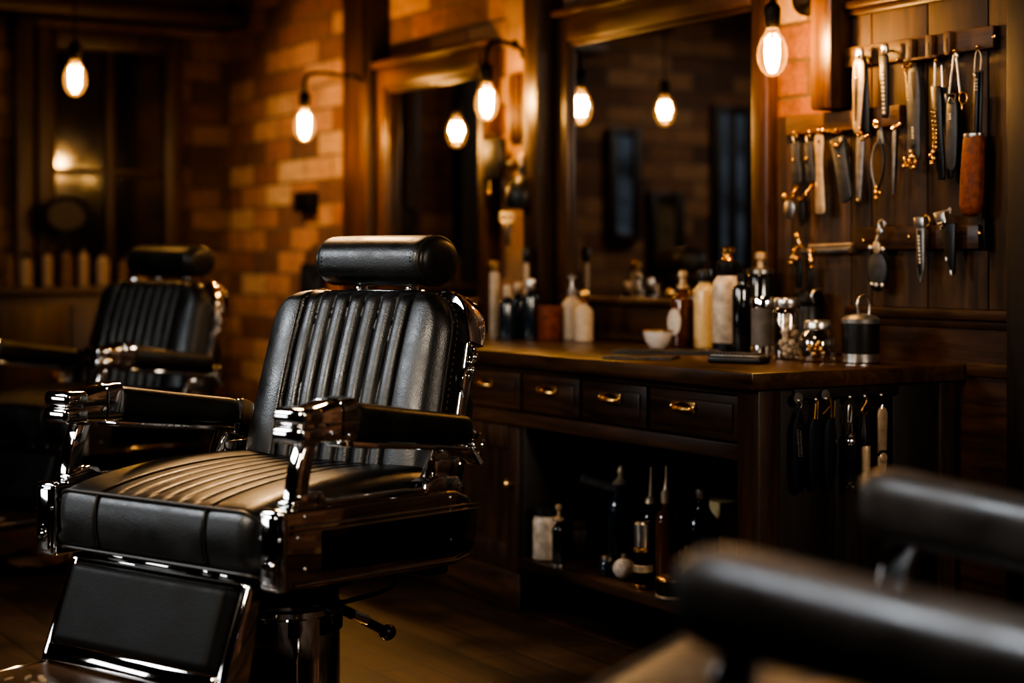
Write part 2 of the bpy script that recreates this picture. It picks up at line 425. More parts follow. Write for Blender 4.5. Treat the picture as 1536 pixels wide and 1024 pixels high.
# mirrors
def mirror(y0, y1, z0, z1, fr, base, label, px, top=.10):
    t = empty('wall_mirror', (WX, (y0 + y1) / 2, z0 - base))
    tag(t, label, 'mirror', 'framed mirrors on the brick wall')
    o = Vector(t.location)
    def put(name, mb, mat, p=t):
        ob = mb.build(name, mat, None); ob.data.transform(Matrix.Translation(-o)); ob.parent = p; return ob
    put('mirror_glass', MB().span((3.592, y0 - .005, z0 - .005), (3.600, y1 + .005, z1 + .005)), M['mirror'])
    put('backing', MB().span((3.600, y0 - .03, z0 - .03), (3.618, y1 + .03, z1 + .03)), M['black_wood'])
    for a, b in ((y0 - fr, y0), (y1, y1 + fr)):
        mb = MB(); mb.span((px, a, z0 - base), (3.618, b, z1 + top), .012)
        i0, i1 = (b - .02, b + .012) if b == y0 else (a - .012, a + .02)
        mb.span((px + .015, i0, z0), (3.60, i1, z1), .008)
        put('frame_stile', mb, M['frame_wood'])
    mb = MB(); mb.span((px - .004, y0, z1), (3.618, y1, z1 + top), .012); mb.span((px + .015, y0, z1 - .014), (3.60, y1, z1 + .01), .006)
    mb.span((px - .03, y0 - fr - .01, z1 + top), (3.618, y1 + fr + .01, z1 + top + .03), .008)
    put('top_rail', mb, M['frame_wood_y'])
    mb = MB(); mb.span((px + .01, y0, z0 - base), (3.618, y1, z0 - .02), .006); mb.span((px - .035, y0 - .01, z0 - .025), (3.60, y1 + .01, z0), .008)
    put('bottom_rail', mb, M['frame_wood_y'])
    return t
mirror(4.474, 5.587, .99, 1.955, .088, .155, 'large wood-framed mirror above the counter beside the tool panel', 3.57)
mirror(6.239, 7.10, .96, 1.905, .075, .125, 'smaller wood-framed mirror further along the wall behind the headrest', 3.545)

# back wall: glazed timber partition on the left of the picture, tall windows seen in the mirror
def window(n, x0, x1, z0, z1, cols, pane, fw=.07, rows=1, mat='black_wood', depth=.07):
    t = empty('window_%d' % n, ((x0 + x1) / 2, BY, z0)); t['kind'] = 'structure'
    o = Vector(t.location)
    mb = MB()
    mb.span((x0 - fw, BY - depth, z0 - fw), (x0, BY, z1 + fw), .008); mb.span((x1, BY - depth, z0 - fw), (x1 + fw, BY, z1 + fw), .008)
    mb.span((x0, BY - depth, z1), (x1, BY, z1 + fw), .008); mb.span((x0, BY - depth - .02, z0 - fw), (x1, BY, z0), .008)
    for k in range(1, cols):
        x = x0 + (x1 - x0) * k / cols; mb.span((x - .025, BY - depth * .8, z0), (x + .025, BY, z1), .005)
    for k in range(1, rows):
        z = z0 + (z1 - z0) * k / rows; mb.span((x0, BY - depth * .7, z - .018), (x1, BY, z + .018), .004)
    f = mb.build('window_frame', M[mat], None); f.data.transform(Matrix.Translation(-o)); f.parent = t
    p = MB().span((x0, BY - .03, z0), (x1, BY - .012, z1)).build('window_pane', M[pane], None)
    p.data.transform(Matrix.Translation(-o)); p.parent = t
    return t
window(1, 2.62, 3.22, .95, 2.25, 2, 'dark_pane', .10, 2, 'wood')
window(2, -.07, .15, 1.10, 2.10, 2, 'night_pane', .05)
window(3, .84, .98, 1.30, 1.92, 1, 'night_pane', .05)
window(4, .50, .66, 1.12, 1.52, 1, 'warm_pane', .05)
struct('trim_14', MB().span((1.95, BY - .12, 0), (2.14, BY, CZ), .01), M['black_wood'])
struct('trim_15', MB().span((2.40, BY - .10, 0), (2.50, BY, 2.4), .01), M['wood'])
struct('trim_16', MB().span((1.2, BY - .30, 2.40), (3.62, BY, 2.47), .008), M['wood_x'])

# ------------------------------------------------------------------ counter
CXF, CY0, CY1, CZT = 2.822, 3.528, 6.42, .831
t = empty('counter_top', (CXF, CY0, CZT - .045)); o = Vector(t.location)
def local_build(mb, name, mat, par):
    ob = mb.build(name, mat, None); ob.data.transform(Matrix.Translation(-Vector(par.location))); ob.parent = par; return ob
def top_poly(ox):
    return [(CXF - ox, CY0 - ox, CZT - .045), (3.585, CY0 - ox, CZT - .045), (3.585, CY1, CZT - .045), (CXF - ox, CY1, CZT - .045)]
bpy.data.objects.remove(t)
ct = MB().slab(top_poly(0), (0, 0, .045), .005).build('worktop', M['top_wood'])
tag(ct, 'long polished dark wooden worktop along the mirror wall', 'countertop')
cab = empty('counter_cabinet', (CXF + .03, CY0 + .02, 0))
tag(cab, 'dark wooden counter base with three drawers and an open bottle shelf', 'cabinet')
FX = CXF + .035
ZA, ZB = .59, CZT - .0455
mb = MB(); mb.span((FX, 3.545, 0), (FX + .075, 3.635, ZB), .004); local_build(mb, 'corner_post', M['wood'], cab)
mb = MB(); mb.span((3.50, 3.545, 0), (3.56, 3.635, ZB), .004); local_build(mb, 'corner_post', M['wood'], cab)
mb = MB(); mb.span((FX + .012, 3.635, ZA), (FX + .05, CY1 - .05, ZA + .045), .004); local_build(mb, 'apron_rail', M['wood_y'], cab)
mb = MB(); mb.span((FX + .012, 3.635, ZB - .02), (FX + .05, CY1 - .05, ZB)); local_build(mb, 'top_rail', M['wood_y'], cab)
mb = MB()
for k in range(3): mb.span((FX + .075 + k * .2, 3.552 + .008 * (k % 2), .05), (FX + .07 + (k + 1) * .2, 3.575, ZB - .003), .003)
local_build(mb, 'end_panel', M['black_wood'], cab)
local_build(MB().span((3.54, 3.575, .02), (3.56, CY1 - .05, ZB)), 'back_panel', M['black_wood'], cab)
local_build(MB().span((FX + .05, 3.575, ZA + .02), (3.54, CY1 - .05, ZA + .035)), 'drawer_floor', M['black_wood'], cab)
local_build(MB().span((FX - .01, 3.575, .142), (3.54, 4.745, .175), .004), 'shelf', M['wood_y'], cab)
DY = [(3.64, 4.062), (4.070, 4.415), (4.423, 4.765), (4.773, 5.20), (5.21, 5.75), (5.76, 6.36)]
for (a, b) in DY:
    mb = MB(); mb.span((FX + .016, a + .004, ZA + .049), (FX + .05, b - .004, ZB - .024), .004)
    mb.span((FX + .010, a + .03, ZA + .072), (FX + .03, b - .03, ZB - .045), .006)
    d = local_build(mb, 'drawer', M['wood_y'], cab)
    yc = (a + b) / 2 + (.03 if a < 3.7 else 0); zc = .712
    mb = MB()
    prof = []
    for k in range(11):                       # cup pull: half shell with a rolled lip
        a2 = PI * k / 10
        prof.append(a2)
    rings = []
    for j in range(9):
        v = (PI / 2) * j / 8
        rings.append([(FX + .010 - .026 * math.cos(v) * 1.0 * (.35 + .65 * math.sin(p)), yc + .047 * math.cos(p), zc + .018 * math.sin(p) * math.sin(v) + .002 * j / 8) for p in prof])
    mb.loft([[Vector(q) for q in r] for r in rings], cap=False)
    mb.tube([(FX - .014 + .022 * (abs(math.cos(p)) ** 3), yc + .047 * math.cos(p), zc) for p in [PI * k / 14 for k in range(15)]], .0045, 8)
    mb.box((FX + .006, yc, zc + .006), (.006, .11, .030), .003)
    for sgn in (-1, 1): mb.lathe([(.006, 0), (.005, .004), (.001, .006)], (FX + .003, yc + sgn * .051, zc + .006), 10, 'x', Matrix.Rotation(PI, 4, 'Y'))
    h = local_build(mb, 'drawer_pull', M['brass'], cab)
    loc = d.matrix_basis.copy(); h.parent = d
# pedestal cupboard left of the open shelf
mb = MB(); mb.span((FX + .02, 4.745, .10), (3.54, 4.785, ZA), .003); local_build(mb, 'side_panel', M['black_wood'], cab)
for a, b in ((4.785, 5.30), (5.31, 5.84), (5.85, 6.36)):
    mb = MB(); mb.span((FX + .03, a, .12), (FX + .05, b, ZA)); mb.span((FX + .015, a, .12), (FX + .04, a + .07, ZA - .004), .004); mb.span((FX + .015, b - .07, .12), (FX + .04, b - .004, ZA - .004), .004)
    mb.span((FX + .016, a + .07, .12), (FX + .04, b - .07, .20), .004); mb.span((FX + .016, a + .07, ZA - .08), (FX + .04, b - .07, ZA - .004), .004)
    d = local_build(mb, 'cupboard_door', M['wood'], cab)
    k = local_build(MB().lathe([(.006, 0), (.006, .012), (.013, .018), (.014, .024), (.008, .03), (.001, .031)], (FX + .016, a + .04, .40), 14, 'x', Matrix.Rotation(PI, 4, 'Y')), 'door_knob', M['brass'], cab); k.parent = d
mb = MB(); mb.span((FX - .005, 4.75, 0), (FX + .04, CY1 - .05, .12), .006); mb.span((FX + .0, 4.75, 0), (3.54, 4.79, .12), .004)
local_build(mb, 'plinth', M['wood_y'], cab)
local_build(MB().span((FX + .02, CY1 - .09, 0), (3.54, CY1 - .05, ZB)), 'far_end_panel', M['wood'], cab)

# ------------------------------------------------------------------ barber chair
def sgn_pow(v, e): return math.copysign(abs(v) ** e, v)
def superring(c, hw, hh, n=32, e=.45, plane='xz'):
    out = []
    for k in range(n):
        a = 2 * PI * k / n
        u, v = hw * sgn_pow(math.cos(a), e), hh * sgn_pow(math.sin(a), e)
        out.append(Vector((c[0] + u, c[1], c[2] + v)) if plane == 'xz' else Vector((c[0], c[1] + u, c[2] + v)))
    return out
def resample(pts, n):
    P = [Vector(p) for p in pts]; d = [0]
    for a, b in zip(P, P[1:]): d.append(d[-1] + (b - a).length)
    out = []; j = 0
    for k in range(n):
        s = d[-1] * k / (n - 1)
        while j < len(d) - 2 and d[j + 1] < s: j += 1
        f = (s - d[j]) / max(1e-9, d[j + 1] - d[j]); out.append(P[j].lerp(P[j + 1], min(1, f)))
    return out
def smooth_poly(pts, it=2):
    P = [Vector(p) for p in pts]
    for _ in range(it):
        Q = []
        for i in range(len(P)):
            a, b = P[i], P[(i + 1) % len(P)]
            Q += [a.lerp(b, .25), a.lerp(b, .75)]
        P = Q
    return P
def smooth_line(pts, it=2):
    P = [Vector(p) for p in pts]
    for _ in range(it):
        Q = [P[0]]
        for a, b in zip(P, P[1:]): Q += [a.lerp(b, .25), a.lerp(b, .75)]
        P = Q + [P[-1]]
    return P

# --- seat cushion
SHW = .332
S_TOPSEAM, S_BOTSEAM = (-.402, .601), (-.398, .472)
def seat_groove(x, w):
    g = 0
    for xs in (-.178, .178): g += .0075 * math.exp(-((x - xs) / .0045) ** 2)
    if abs(x) < .178:
        f = ((x + .178) / (.356 / 7)) % 1.0
        g += w * .0062 * abs(2 * f - 1) ** 5
    return g
def seat_mesh():
    prof = [(.215, .475), (-.30, .462), (-.385, .466), (-.404, .478), (-.413, .52), (-.414, .56), (-.408, .590), (-.398, .603), (-.36, .615), (-.29, .629),
            (-.20, .641), (-.10, .648), (0, .650), (.12, .646), (.20, .636), (.222, .61), (.226, .54)]
    P = smooth_poly([(0, y, z) for y, z in prof], 2)
    P = resample(P + [P[0]], 120)[:-1]
    n = len(P); nor = []
    for i in range(n):
        d = P[(i + 1) % n] - P[i - 1]; nn = Vector((0, -d.z, d.y)); nor.append(nn.normalized())
    c = Vector((0, -.1, .55))
    if sum((nor[i]).dot(P[i] - c) for i in range(n)) < 0: nor = [-v for v in nor]
    wt = []
    for p in P:
        wt.append(max(0, min(1, (p.z - .600) / .016)) if p.y < .2 else 0)
    rings = []; NX = 230; R = .055
    for i in range(NX + 1):
        x = -SHW + 2 * SHW * i / NX
        e = 0; q = abs(x) - (SHW - R)
        if q > 0: e = (R - math.sqrt(max(0, R * R - q * q))) * .75
        side = .004 * (1 - ((abs(x) - .255) / .077) ** 2) if abs(x) > .178 else 0
        rings.append([Vector((x, P[k].y, P[k].z)) - nor[k] * (e * (1.0 if P[k].z > .5 else .3) + (seat_groove(x, wt[k]) if P[k].z > .48 else 0) - side * (1 if P[k].z > .6 else .4)) for k in range(n)])
    return MB().loft(rings)
def seat_line(y, z, dz, hw, n=60):
    out = []
    for i in range(n + 1):
        x = -hw + 2 * hw * i / n
        q = abs(x) - (SHW - .055); e = 0
        if q > 0: e = (.055 - math.sqrt(max(0, .055 ** 2 - q * q))) * .75
        out.append((x, y + e * .8, z - e * dz))
    return out

# --- backrest frame: origin at its foot, t up the back, n towards the sitter
BB = Vector((0, .165, .60)); BT = Vector((0, .27, .963)); BN = Vector((0, -.963, .27)); BL = .463
def bp(x, s, f): return BB + BT * s + BN * f + Vector((x, 0, 0))
def back_hw(s, W0=.312, W1=.292, r=.105, L=BL):
    w = W0 + (W1 - W0) * max(0, min(1, s / L))
    if s > L - r:
        q = min(1, (s - (L - r)) / r); w = w - r + r * math.sqrt(max(0, 1 - q * q))
    return w
def back_mesh():
    rings = []; NS, NF = 84, 210
    ss = [-.05 + (BL + .05) * k / (NS - 16) for k in range(NS - 15)]
    ss = [s for s in ss if s < BL - .02] + [BL - .02 + .02 * math.sin(PI / 2 * k / 9) for k in range(10)]
    for s in ss:
        hw = back_hw(s); ring = []
        for j in range(NF + 1):
            u = -1 + 2 * j / NF; x = hw * u
            edge = hw - abs(x); re = .034
            roll = math.sqrt(max(0, 1 - (1 - min(1, edge / re)) ** 2))
            et = BL - s; rt = math.sqrt(max(0, 1 - (1 - min(1, et / .04)) ** 2))
            f = .030 * min(roll, 1) * (.15 + .85 * rt) + .014 * (1 - u * u) * rt
            f += .012 * math.sin(PI * max(0, min(1, s / BL))) * (1 - u ** 4)
            fade = max(0, min(1, et / .03))
            for xs in (-.180, .180): f -= .009 * math.exp(-((x - xs) / .0045) ** 2) * fade * roll
            if abs(x) < .18:
                ph = ((x + .18) / (.36 / 7)) % 1.0
                f -= .0125 * abs(2 * ph - 1) ** 2.6 * fade
            else:
                f += .012 * max(0, 1 - ((abs(x) - .236) / .06) ** 2) * roll * fade
            ring.append(bp(x, s, f))
        for j in range(24):
            u = 1 - 2 * j / 23; ring.append(bp(hw * u, s, -.052))
        rings.append(ring)
    return MB().loft(rings)
def back_outline(off, s0, L=BL, n=26):
    out = []; r = .105
    for k in range(n): s = s0 + (L - r - s0) * k / n; out.append((-(back_hw(s) + off), s))
    for k in range(13):
        a = PI / 2 * k / 12; w = back_hw(L - r) - r
        out.append((-(w + (r + off) * math.cos(a)), L - r + (r + off) * math.sin(a)))
    return out + [(-x, s) for x, s in out[::-1]]
def shell_mesh():
    rings = []
    for s in [-.055, -.05, -.04, -.02, .02, .08, .16, .22, .25, .28, .34, .38, .40, .42, .44, .447, .45]:
        hw = back_hw(s, .285, .272, .10, .45)
        d = -.135
        if s < .27: d = -.185 if s < .23 else -.185 + .05 * (s - .23) / .04
        if s < -.02: d += .05 * ((-.02 - s) / .035) ** 2
        if s > .40: d += .05 * ((s - .40) / .05) ** 2
        ring = [bp(hw * u, s, -.05) for u in (-1, -.5, 0, .5, 1)]
        for k in range(21):
            a = PI * k / 20
            ring.append(bp(hw * sgn_pow(math.cos(a), .35), s, -.05 + (d + .05) * sgn_pow(math.sin(a), .35)))
        rings.append(ring)
    return MB().loft(rings)

def pad_mesh(xc, y0, y1):
    rings = []
    zt0, zt1 = .826, .770; zb0, zb1 = .742, .700
    K = 40
    for k in range(K + 1):
        f = k / K; y = y0 + (y1 - y0) * f
        g = (y + .21) / .39
        zt = zt0 + (zt1 - zt0) * g - .004 * g * (1 - g); zb = zb0 + (zb1 - zb0) * g
        d = min(f, 1 - f) * (y1 - y0); rr = .030
        sc = math.sqrt(max(.02, 1 - (1 - min(1, d / rr)) ** 2)) if d < rr else 1
        sc2 = .80 + .20 * sc
        rings.append(superring((xc, y, (zt + zb) / 2), .050 * sc2, (zt - zb) / 2 * (.72 + .28 * sc), 40, .5))
    return MB().loft(rings)

def make_chair(name, label, loc, rz):
    R = empty(name, loc, rz)
    tag(R, label, 'barber chair', 'row of black leather and chrome barber chairs')
    L_, C_ = M['leather'], M['chrome']
    # seat
    seat = seat_mesh().build('seat_cushion', L_, R, ang=60)
    mb = MB(); mb.tube(seat_line(-.4045, .603, 1.0, SHW - .004), .0042, 8)
    mb.tube(seat_line(-.405, .474, .3, SHW - .004), .0042, 8)
    for sx in (-1, 1):
        mb.tube([(sx * (SHW - .006), y, z) for y, z in ((-.396, .575), (-.37, .588), (-.30, .604), (-.15, .618), (0, .624), (.14, .62), (.20, .61))], .0042, 8)
        mb.tube([(sx * .178, y, z) for y, z in ((-.405, .602), (-.411, .58), (-.412, .55), (-.411, .52), (-.405, .487))], .003, 6)
    mb.build('piping', M['piping'], seat)
    # under frame and rails
    mb = MB(); mb.span((-.26, -.36, .405), (.26, .19, .468), .012); mb.span((-.16, -.16, .375), (.16, .17, .41), .01)
    mb.span((.20, .13, .395), (.33, .205, .44), .008); mb.span((-.33, .13, .395), (-.20, .205, .44), .008); mb.span((-.33, -.36, .415), (.33, -.12, .45), .006)
    mb.build('seat_frame', M['black_metal'], R)
    for sx in (-1, 1):
        out = [(-.398, .448), (-.398, .612), (.10, .602), (.150, .600), (.196, .585), (.226, .545), (.232, .505), (.218, .462), (.188, .438), (.15, .430), (-.12, .440)]
        P = []
        for i, p in enumerate(out): P.append((0, p[0], p[1]))
        body = MB().slab([(sx * .338, p[1], p[2]) for p in P], (sx * .060, 0, 0), .010, 3).build('seat_rail', M['rail_chrome'], R)
        inn = [(-.285, .476), (-.285, .563), (.08, .556), (.150, .553), (.150, .474), (.10, .462), (-.12, .468)]
        MB().slab([(sx * .396, y, z) for y, z in inn], (sx * .005, 0, 0), .002).build('rail_panel', M['enamel'], body)
        mb = MB()
        for z0, z1 in ((.574, .563), (.562, .552)):
            mb.tube([(sx * .402, -.375, z0 + .003), (sx * .402, -.2, z0), (sx * .402, .226, z1)], .0030, 8)
        mb.tube([(sx * .388, -.402, .580), (sx * .345, -.402, .582)], .003, 8)
        mb.tube([(sx * .402, -.37, .458), (sx * .402, -.12, .452), (sx * .402, .15, .443), (sx * .402, .19, .451)], .0028, 8)
        mb.slab([(sx * .340, y, z) for y, z in ((-.36, .607), (-.36, .628), (-.30, .645), (-.275, .640), (-.26, .622), (.05, .618), (.05, .600), (-.26, .605))], (sx * .05, 0, 0), .004)
        mb.slab([(sx * .338, y, z) for y, z in ((.04, .598), (.055, .626), (.10, .636), (.17, .630), (.195, .600), (.19, .585), (.10, .59))], (sx * .052, 0, 0), .006)
        mb.build('rail_trim', C_, body)
        mb = MB(); mb.box((sx * .369, -.395, .53), (.066, .024, .170), .010, None, 3)
        mb.box((sx * .369, -.402, .530), (.050, .018, .150), .008, None, 3)
        mb.lathe([(.021, 0), (.021, .004), (.017, .009), (.012, .009), (.010, .013), (.001, .014)], (sx * .369, -.408, .497), 20, 'y', Matrix.Rotation(PI, 4, 'X'), .8)
        mb.tube([(sx * .369 - .030, -.404, .555), (sx * .369 + .030, -.404, .555)], .004, 8)
        mb.build('rail_end_cap', C_, body)
        mb = MB()
        for y, z in ((-.335, .595), (-.335, .487), (-.355, .553), (.13, .585), (.13, .562), (.13, .49)):
            mb.lathe([(.0055, 0), (.0055, .002), (.003, .004), (.0005, .0042)], (sx * .398, y, z), 12, 'x', None if sx > 0 else Matrix.Rotation(PI, 4, 'Y'))
        mb.build('rail_screw', M['steel'], body)
        # arm
        mb = MB()
        pp = [(-.305, .742), (-.325, .690), (-.335, .640), (-.338, .600)]
        mb.slab([(sx * .352, y - .020, z) for y, z in pp] + [(sx * .352, y + .022, z) for y, z in pp[::-1]], (sx * .036, 0, 0), .006, 3)
        mb.box((sx * .37, -.318, .628), (.050, .060, .024), .006)
        mb.build('arm_post', C_, R)
        xa = sx * .380
        pad_mesh(xa, -.215, .182).build('armrest_pad', L_, R)
        mb = MB(); mb.slab([(xa - .040, y, z) for y, z in ((-.215, .728), (-.215, .742), (.165, .700), (.165, .689))], (.08, 0, 0), .003)
        mb.build('armrest_rail', C_, R)
        mb = MB()
        mb.box((xa, -.336, .801), (.092, .066, .036), .013, None, 4); mb.box((xa, -.338, .764), (.092, .070, .038), .013, None, 4)
        mb.box((xa, -.325, .783), (.080, .06, .060), .006)
        rings = []
        for y, hw, hh, zc in ((-.318, .040, .034, .783), (-.300, .044, .038, .784), (-.262, .047, .043, .786), (-.226, .050, .047, .787), (-.208, .050, .047, .787), (-.204, .046, .043, .787)):
            rings.append(superring((xa, y, zc), hw, hh, 40, .42))
        mb.loft(rings)
        mb.tube([p for p in superring((xa, -.252, .7865), .0482, .0442, 40, .42)], .003, 6, True)
        mb.tube([(xa + sx * .049, -.30, .783), (xa + sx * .0515, -.21, .783)], .0035, 6)
        mb.ball((xa + sx * .046, -.235, .757), .007); mb.ball((xa + sx * .046, -.285, .765), .005)
        mb.build('armrest_cap', C_, R)
        # rear arm bracket with its knob
        br = smooth_poly([(0, y, z) for y, z in ((.150, .768), (.195, .772), (.255, .740), (.292, .690), (.290, .650), (.262, .640), (.215, .668), (.150, .680))], 2)
        mb = MB().slab([(sx * .338, p.y, p.z) for p in br], (sx * .020, 0, 0), .003)
        bk = mb.build('arm_bracket', C_, R)
        mb = MB(); mb.lathe([(.030, 0), (.031, .006), (.026, .010), (.023, .012), (.023, .034), (.020, .040), (.012, .040), (.011, .036), (.001, .036)], (sx * .358, .240, .700), 26, 'x', None if sx > 0 else Matrix.Rotation(PI, 4, 'Y'))
        for k in range(16):
            a = 2 * PI * k / 16; mb.box((sx * .383, .240 + .023 * math.cos(a), .700 + .023 * math.sin(a)), (.016, .004, .004), .001)
        mb.tube([(sx * .366, .250, .68), (sx * .370, .272, .648)], .007, 8)
        mb.lathe([(.012, 0), (.012, .012), (.008, .016), (.001, .016)], (sx * .356, .175, .697), 16, 'x', None if sx > 0 else Matrix.Rotation(PI, 4, 'Y'))
        mb.build('arm_knob', C_, bk)
        # back support bracket standing on the rail
        mb = MB(); mb.slab([(sx * .338, y, z) for y, z in ((.085, .628), (.10, .646), (.13, .690), (.21, .676), (.225, .640), (.19, .615), (.11, .618))], (sx * .018, 0, 0), .005)
        mb.tube(smooth_line([(sx * .357, .09, .630), (sx * .360, .108, .668), (sx * .358, .12, .70)]), .008, 8)
        mb.box((sx * .348, .16, .648), (.030, .085, .040), .006)
        mb.build('back_bracket', C_, R)
    # backrest
    back = back_mesh().build('backrest', L_, R, ang=60)
    mb = MB(); ol = back_outline(-.004, .0)
    mb.tube([bp(x, s, .004) for x, s in ol], .0042, 8)
    mb.build('piping', M['piping'], back)
    mb = MB(); ol2 = resample([(x, s, 0) for x, s in back_outline(.0015, .0)], 190)
    for i in range(0, 190, 2):
        a = ol2[i]; b = ol2[min(189, i + 1)]; m_ = (a + b) / 2
        d = (b - a).normalized(); q = a.lerp(b, .1); q2 = a.lerp(b, .9)
        mb.tube([bp(q.x, q.y, -.010), bp(q2.x, q2.y, -.010)], .0011, 5)
    mb.build('stitching', M['thread'], back)
    shell_mesh().build('back_shell', M['leather'], R, ang=50)
    mb = MB(); bands = []
    ol = back_outline(.0, -.03)
    P = [(x, s) for x, s in ol]
    half = len(P) // 2
    for part in (P[:half - 3], P[half + 3:]):
        rings = []
        for i, (x, s) in enumerate(part):
            a = part[max(0, i - 1)]; b = part[min(len(part) - 1, i + 1)]
            d = Vector((b[0] - a[0], b[1] - a[1])).normalized(); nr = Vector((-d.y, d.x))
            if nr.x * x < 0: nr = -nr
            if s > BL - .001 and nr.y < 0: nr = -nr
            q = [(-.012, -.048), (.003, -.050), (.006, -.054), (.007, -.078), (.003, -.084), (-.012, -.086)]
            rings.append([bp(x + nr.x * u, s + nr.y * u, f) for u, f in q])
        mb.loft(rings)
        bands.append(mb.build('back_band', C_, R)); mb = MB()
    for sx, bd in ((-1, bands[0]), (1, bands[1])):   # wide clasp over the shoulder and a floral boss below it
        cl = [(sx * .20, BL + .004), (sx * .245, BL - .004), (sx * .277, BL - .030), (sx * .293, BL - .066), (sx * .301, BL - .110)]
        cl = [(p.x, p.y) for p in resample(smooth_line([(x, s, 0) for x, s in cl], 2), 20)]
        rings = []
        for i, (x, s) in enumerate(cl):
            a = cl[max(0, i - 1)]; b = cl[min(len(cl) - 1, i + 1)]
            d = Vector((b[0] - a[0], b[1] - a[1])).normalized(); nr = Vector((-d.y, d.x))
            if nr.x * sx < 0: nr = -nr
            w = .030 + .010 * math.sin(PI * i / 19)
            rings.append([bp(x + nr.x * u, s + nr.y * u, -.068 + f) for u, f in ((-.006, -w), (.010, -w), (.016, -w * .7), (.016, w * .7), (.010, w), (-.006, w))])
        mb.loft(rings)
        mb.build('shoulder_clasp', C_, bd); mb = MB()
        for k in range(5): mb.ball(bp(sx * (.309 + .002 * (k % 2)), BL - .125 - .016 * k, -.064 - .010 * (k % 2)), .0095 - .0009 * k, (1, 1, 1.5), 10, 8)
        mb.tube([bp(sx * .309, BL - .12 - .12 * k / 8, -.05 - .012 * math.sin(k * .9)) for k in range(9)], .004, 6)
        mb.build('floral_boss', C_, bd); mb = MB()
        mb.lathe([(.016, 0), (.014, .004), (.007, .006), (.006, .010), (.001, .011)], bp(sx * .276, .16, -.105), 8, 'x', None if sx > 0 else Matrix.Rotation(PI, 4, 'Y'))
        mb.build('side_boss', C_, bd); mb = MB()
    # headrest
    HC = Vector((0, .352, 1.122))
    rings = []; HW = .172
    for k in range(61):
        x = -HW + 2 * HW * k / 60
        d = HW - abs(x); sc = 1.0
        if d < .022: sc = .90 + .10 * math.sqrt(max(0, 1 - (1 - d / .022) ** 2))
        sc *= 1 + .025 * (1 - (x / HW) ** 2)
        rings.append([HC + Vector((x, .078 * sc * sgn_pow(math.cos(a), .85), .062 * sc * sgn_pow(math.sin(a), .85))) for a in [2 * PI * j / 56 for j in range(56)]])
    hd = MB().loft(rings).build('headrest', L_, R, ang=60)
    for sx in (-1, 1):
        rr = []; ms = MB()
        for q, dx in ((.90, -.004), (.90, .004), (.86, .010), (.70, .016), (.45, .019), (.15, .020)):
            rr.append([HC + Vector((sx * (HW - .002 + dx), .078 * q * math.cos(2 * PI * j / 48), .062 * q * math.sin(2 * PI * j / 48))) for j in range(48)])
        MB().loft(rr).build('end_disc', L_, hd, ang=60)
        ms.tube([HC + Vector((sx * (HW - .004), .0735 * math.cos(2 * PI * j / 64), .0585 * math.sin(2 * PI * j / 64))) for j in range(64)], .0045, 8, True)
        for j in range(0, 80, 2):
            a, b = 2 * PI * j / 80, 2 * PI * (j + .8) / 80
            ms.tube([HC + Vector((sx * (HW - .024), .0795 * math.cos(q), .0635 * math.sin(q))) for q in (a, b)], .0012, 5)
        ms.build('piping', M['piping'], hd)
    mb = MB(); mb.box((.085, .352, 1.058), (.022, .030, .050), .004); mb.box((-.085, .352, 1.058), (.022, .030, .050), .004)
    mb.box((0, .35, 1.041), (.23, .05, .018), .006); mb.box((0, .352, 1.066), (.22, .060, .014), .004)
    mb.build('headrest_bracket', C_, R)
    # footrest, hinged at the front of the seat
    HZ = Vector((0, -.385, .452))
    pT, pB = Vector((0, -.392, .445)), Vector((0, -.462, .240))
    mb = MB()
    for sx in (-1, 1):
        mb.slab([(sx * .268, y, z) for y, z in ((-.390, .452), (-.372, .456), (-.350, .445), (-.395, .225), (-.474, .225), (-.468, .250))], (sx * .026, 0, 0), .006, 3)
    mb.box((0, -.470, .252), (.54, .014, .040), .005, Matrix.Rotation(-.33, 4, 'X'))
    mb.box((0, -.386, .452), (.54, .012, .012), .004)
    for x0, x1, dz in ((-.16, -.09, .004), (-.07, .10, .0), (.15, .18, .003), (.20, .25, 0)): mb.span((x0, -.394, .452 + dz), (x1, -.380, .466 + dz), .003)
    fr = mb.build('footrest_frame', C_, R, org=HZ)
    # pad
    T = (pT - pB).normalized(); Nn = Vector((0, -T.z, T.y)).normalized()
    if Nn.y > 0: Nn = -Nn
    rings = []; PL = (pT - pB).length
    for k in range(41):
        f = k / 40; s = .030 + (PL - .034) * f; d = min(f, 1 - f) * PL
        e = math.sqrt(max(0.0, 1 - (1 - min(1, d / .022)) ** 2))
        ring = []
        hw = .262 - .004 * (1 - e) ; top = .004 + .020 * e
        for j in range(61):
            x = -hw + 2 * hw * j / 60; dd = hw - abs(x)
            g = math.sqrt(max(0.0, 1 - (1 - min(1, dd / .026)) ** 2))
            ring.append(pB + T * s + Nn * ((.002 + top * g + .004 * (1 - (x / hw) ** 2) * e)) + Vector((x, 0, 0)))
        for j in range(13): ring.append(pB + T * s - Nn * .02 + Vector((hw - 2 * hw * j / 12, 0, 0)))
        rings.append(ring)
    MB().loft(rings).build('foot_pad', M['leather_worn'], fr, ang=60).data.transform(Matrix.Translation(-HZ))
    mb = MB(); mb.span((-.275, -.80, .204), (.275, -.452, .228), .005)
    pl = mb.build('foot_plate', M['plate_wood'], fr); pl.data.transform(Matrix.Translation(-HZ))
    mb = MB(); mb.tube([(-.277, -.452, .226), (-.277, -.802, .226), (.277, -.802, .226), (.277, -.452, .226)], .005, 8)
    ob = mb.build('edge_trim', M['chrome'], fr); ob.data.transform(Matrix.Translation(-HZ))
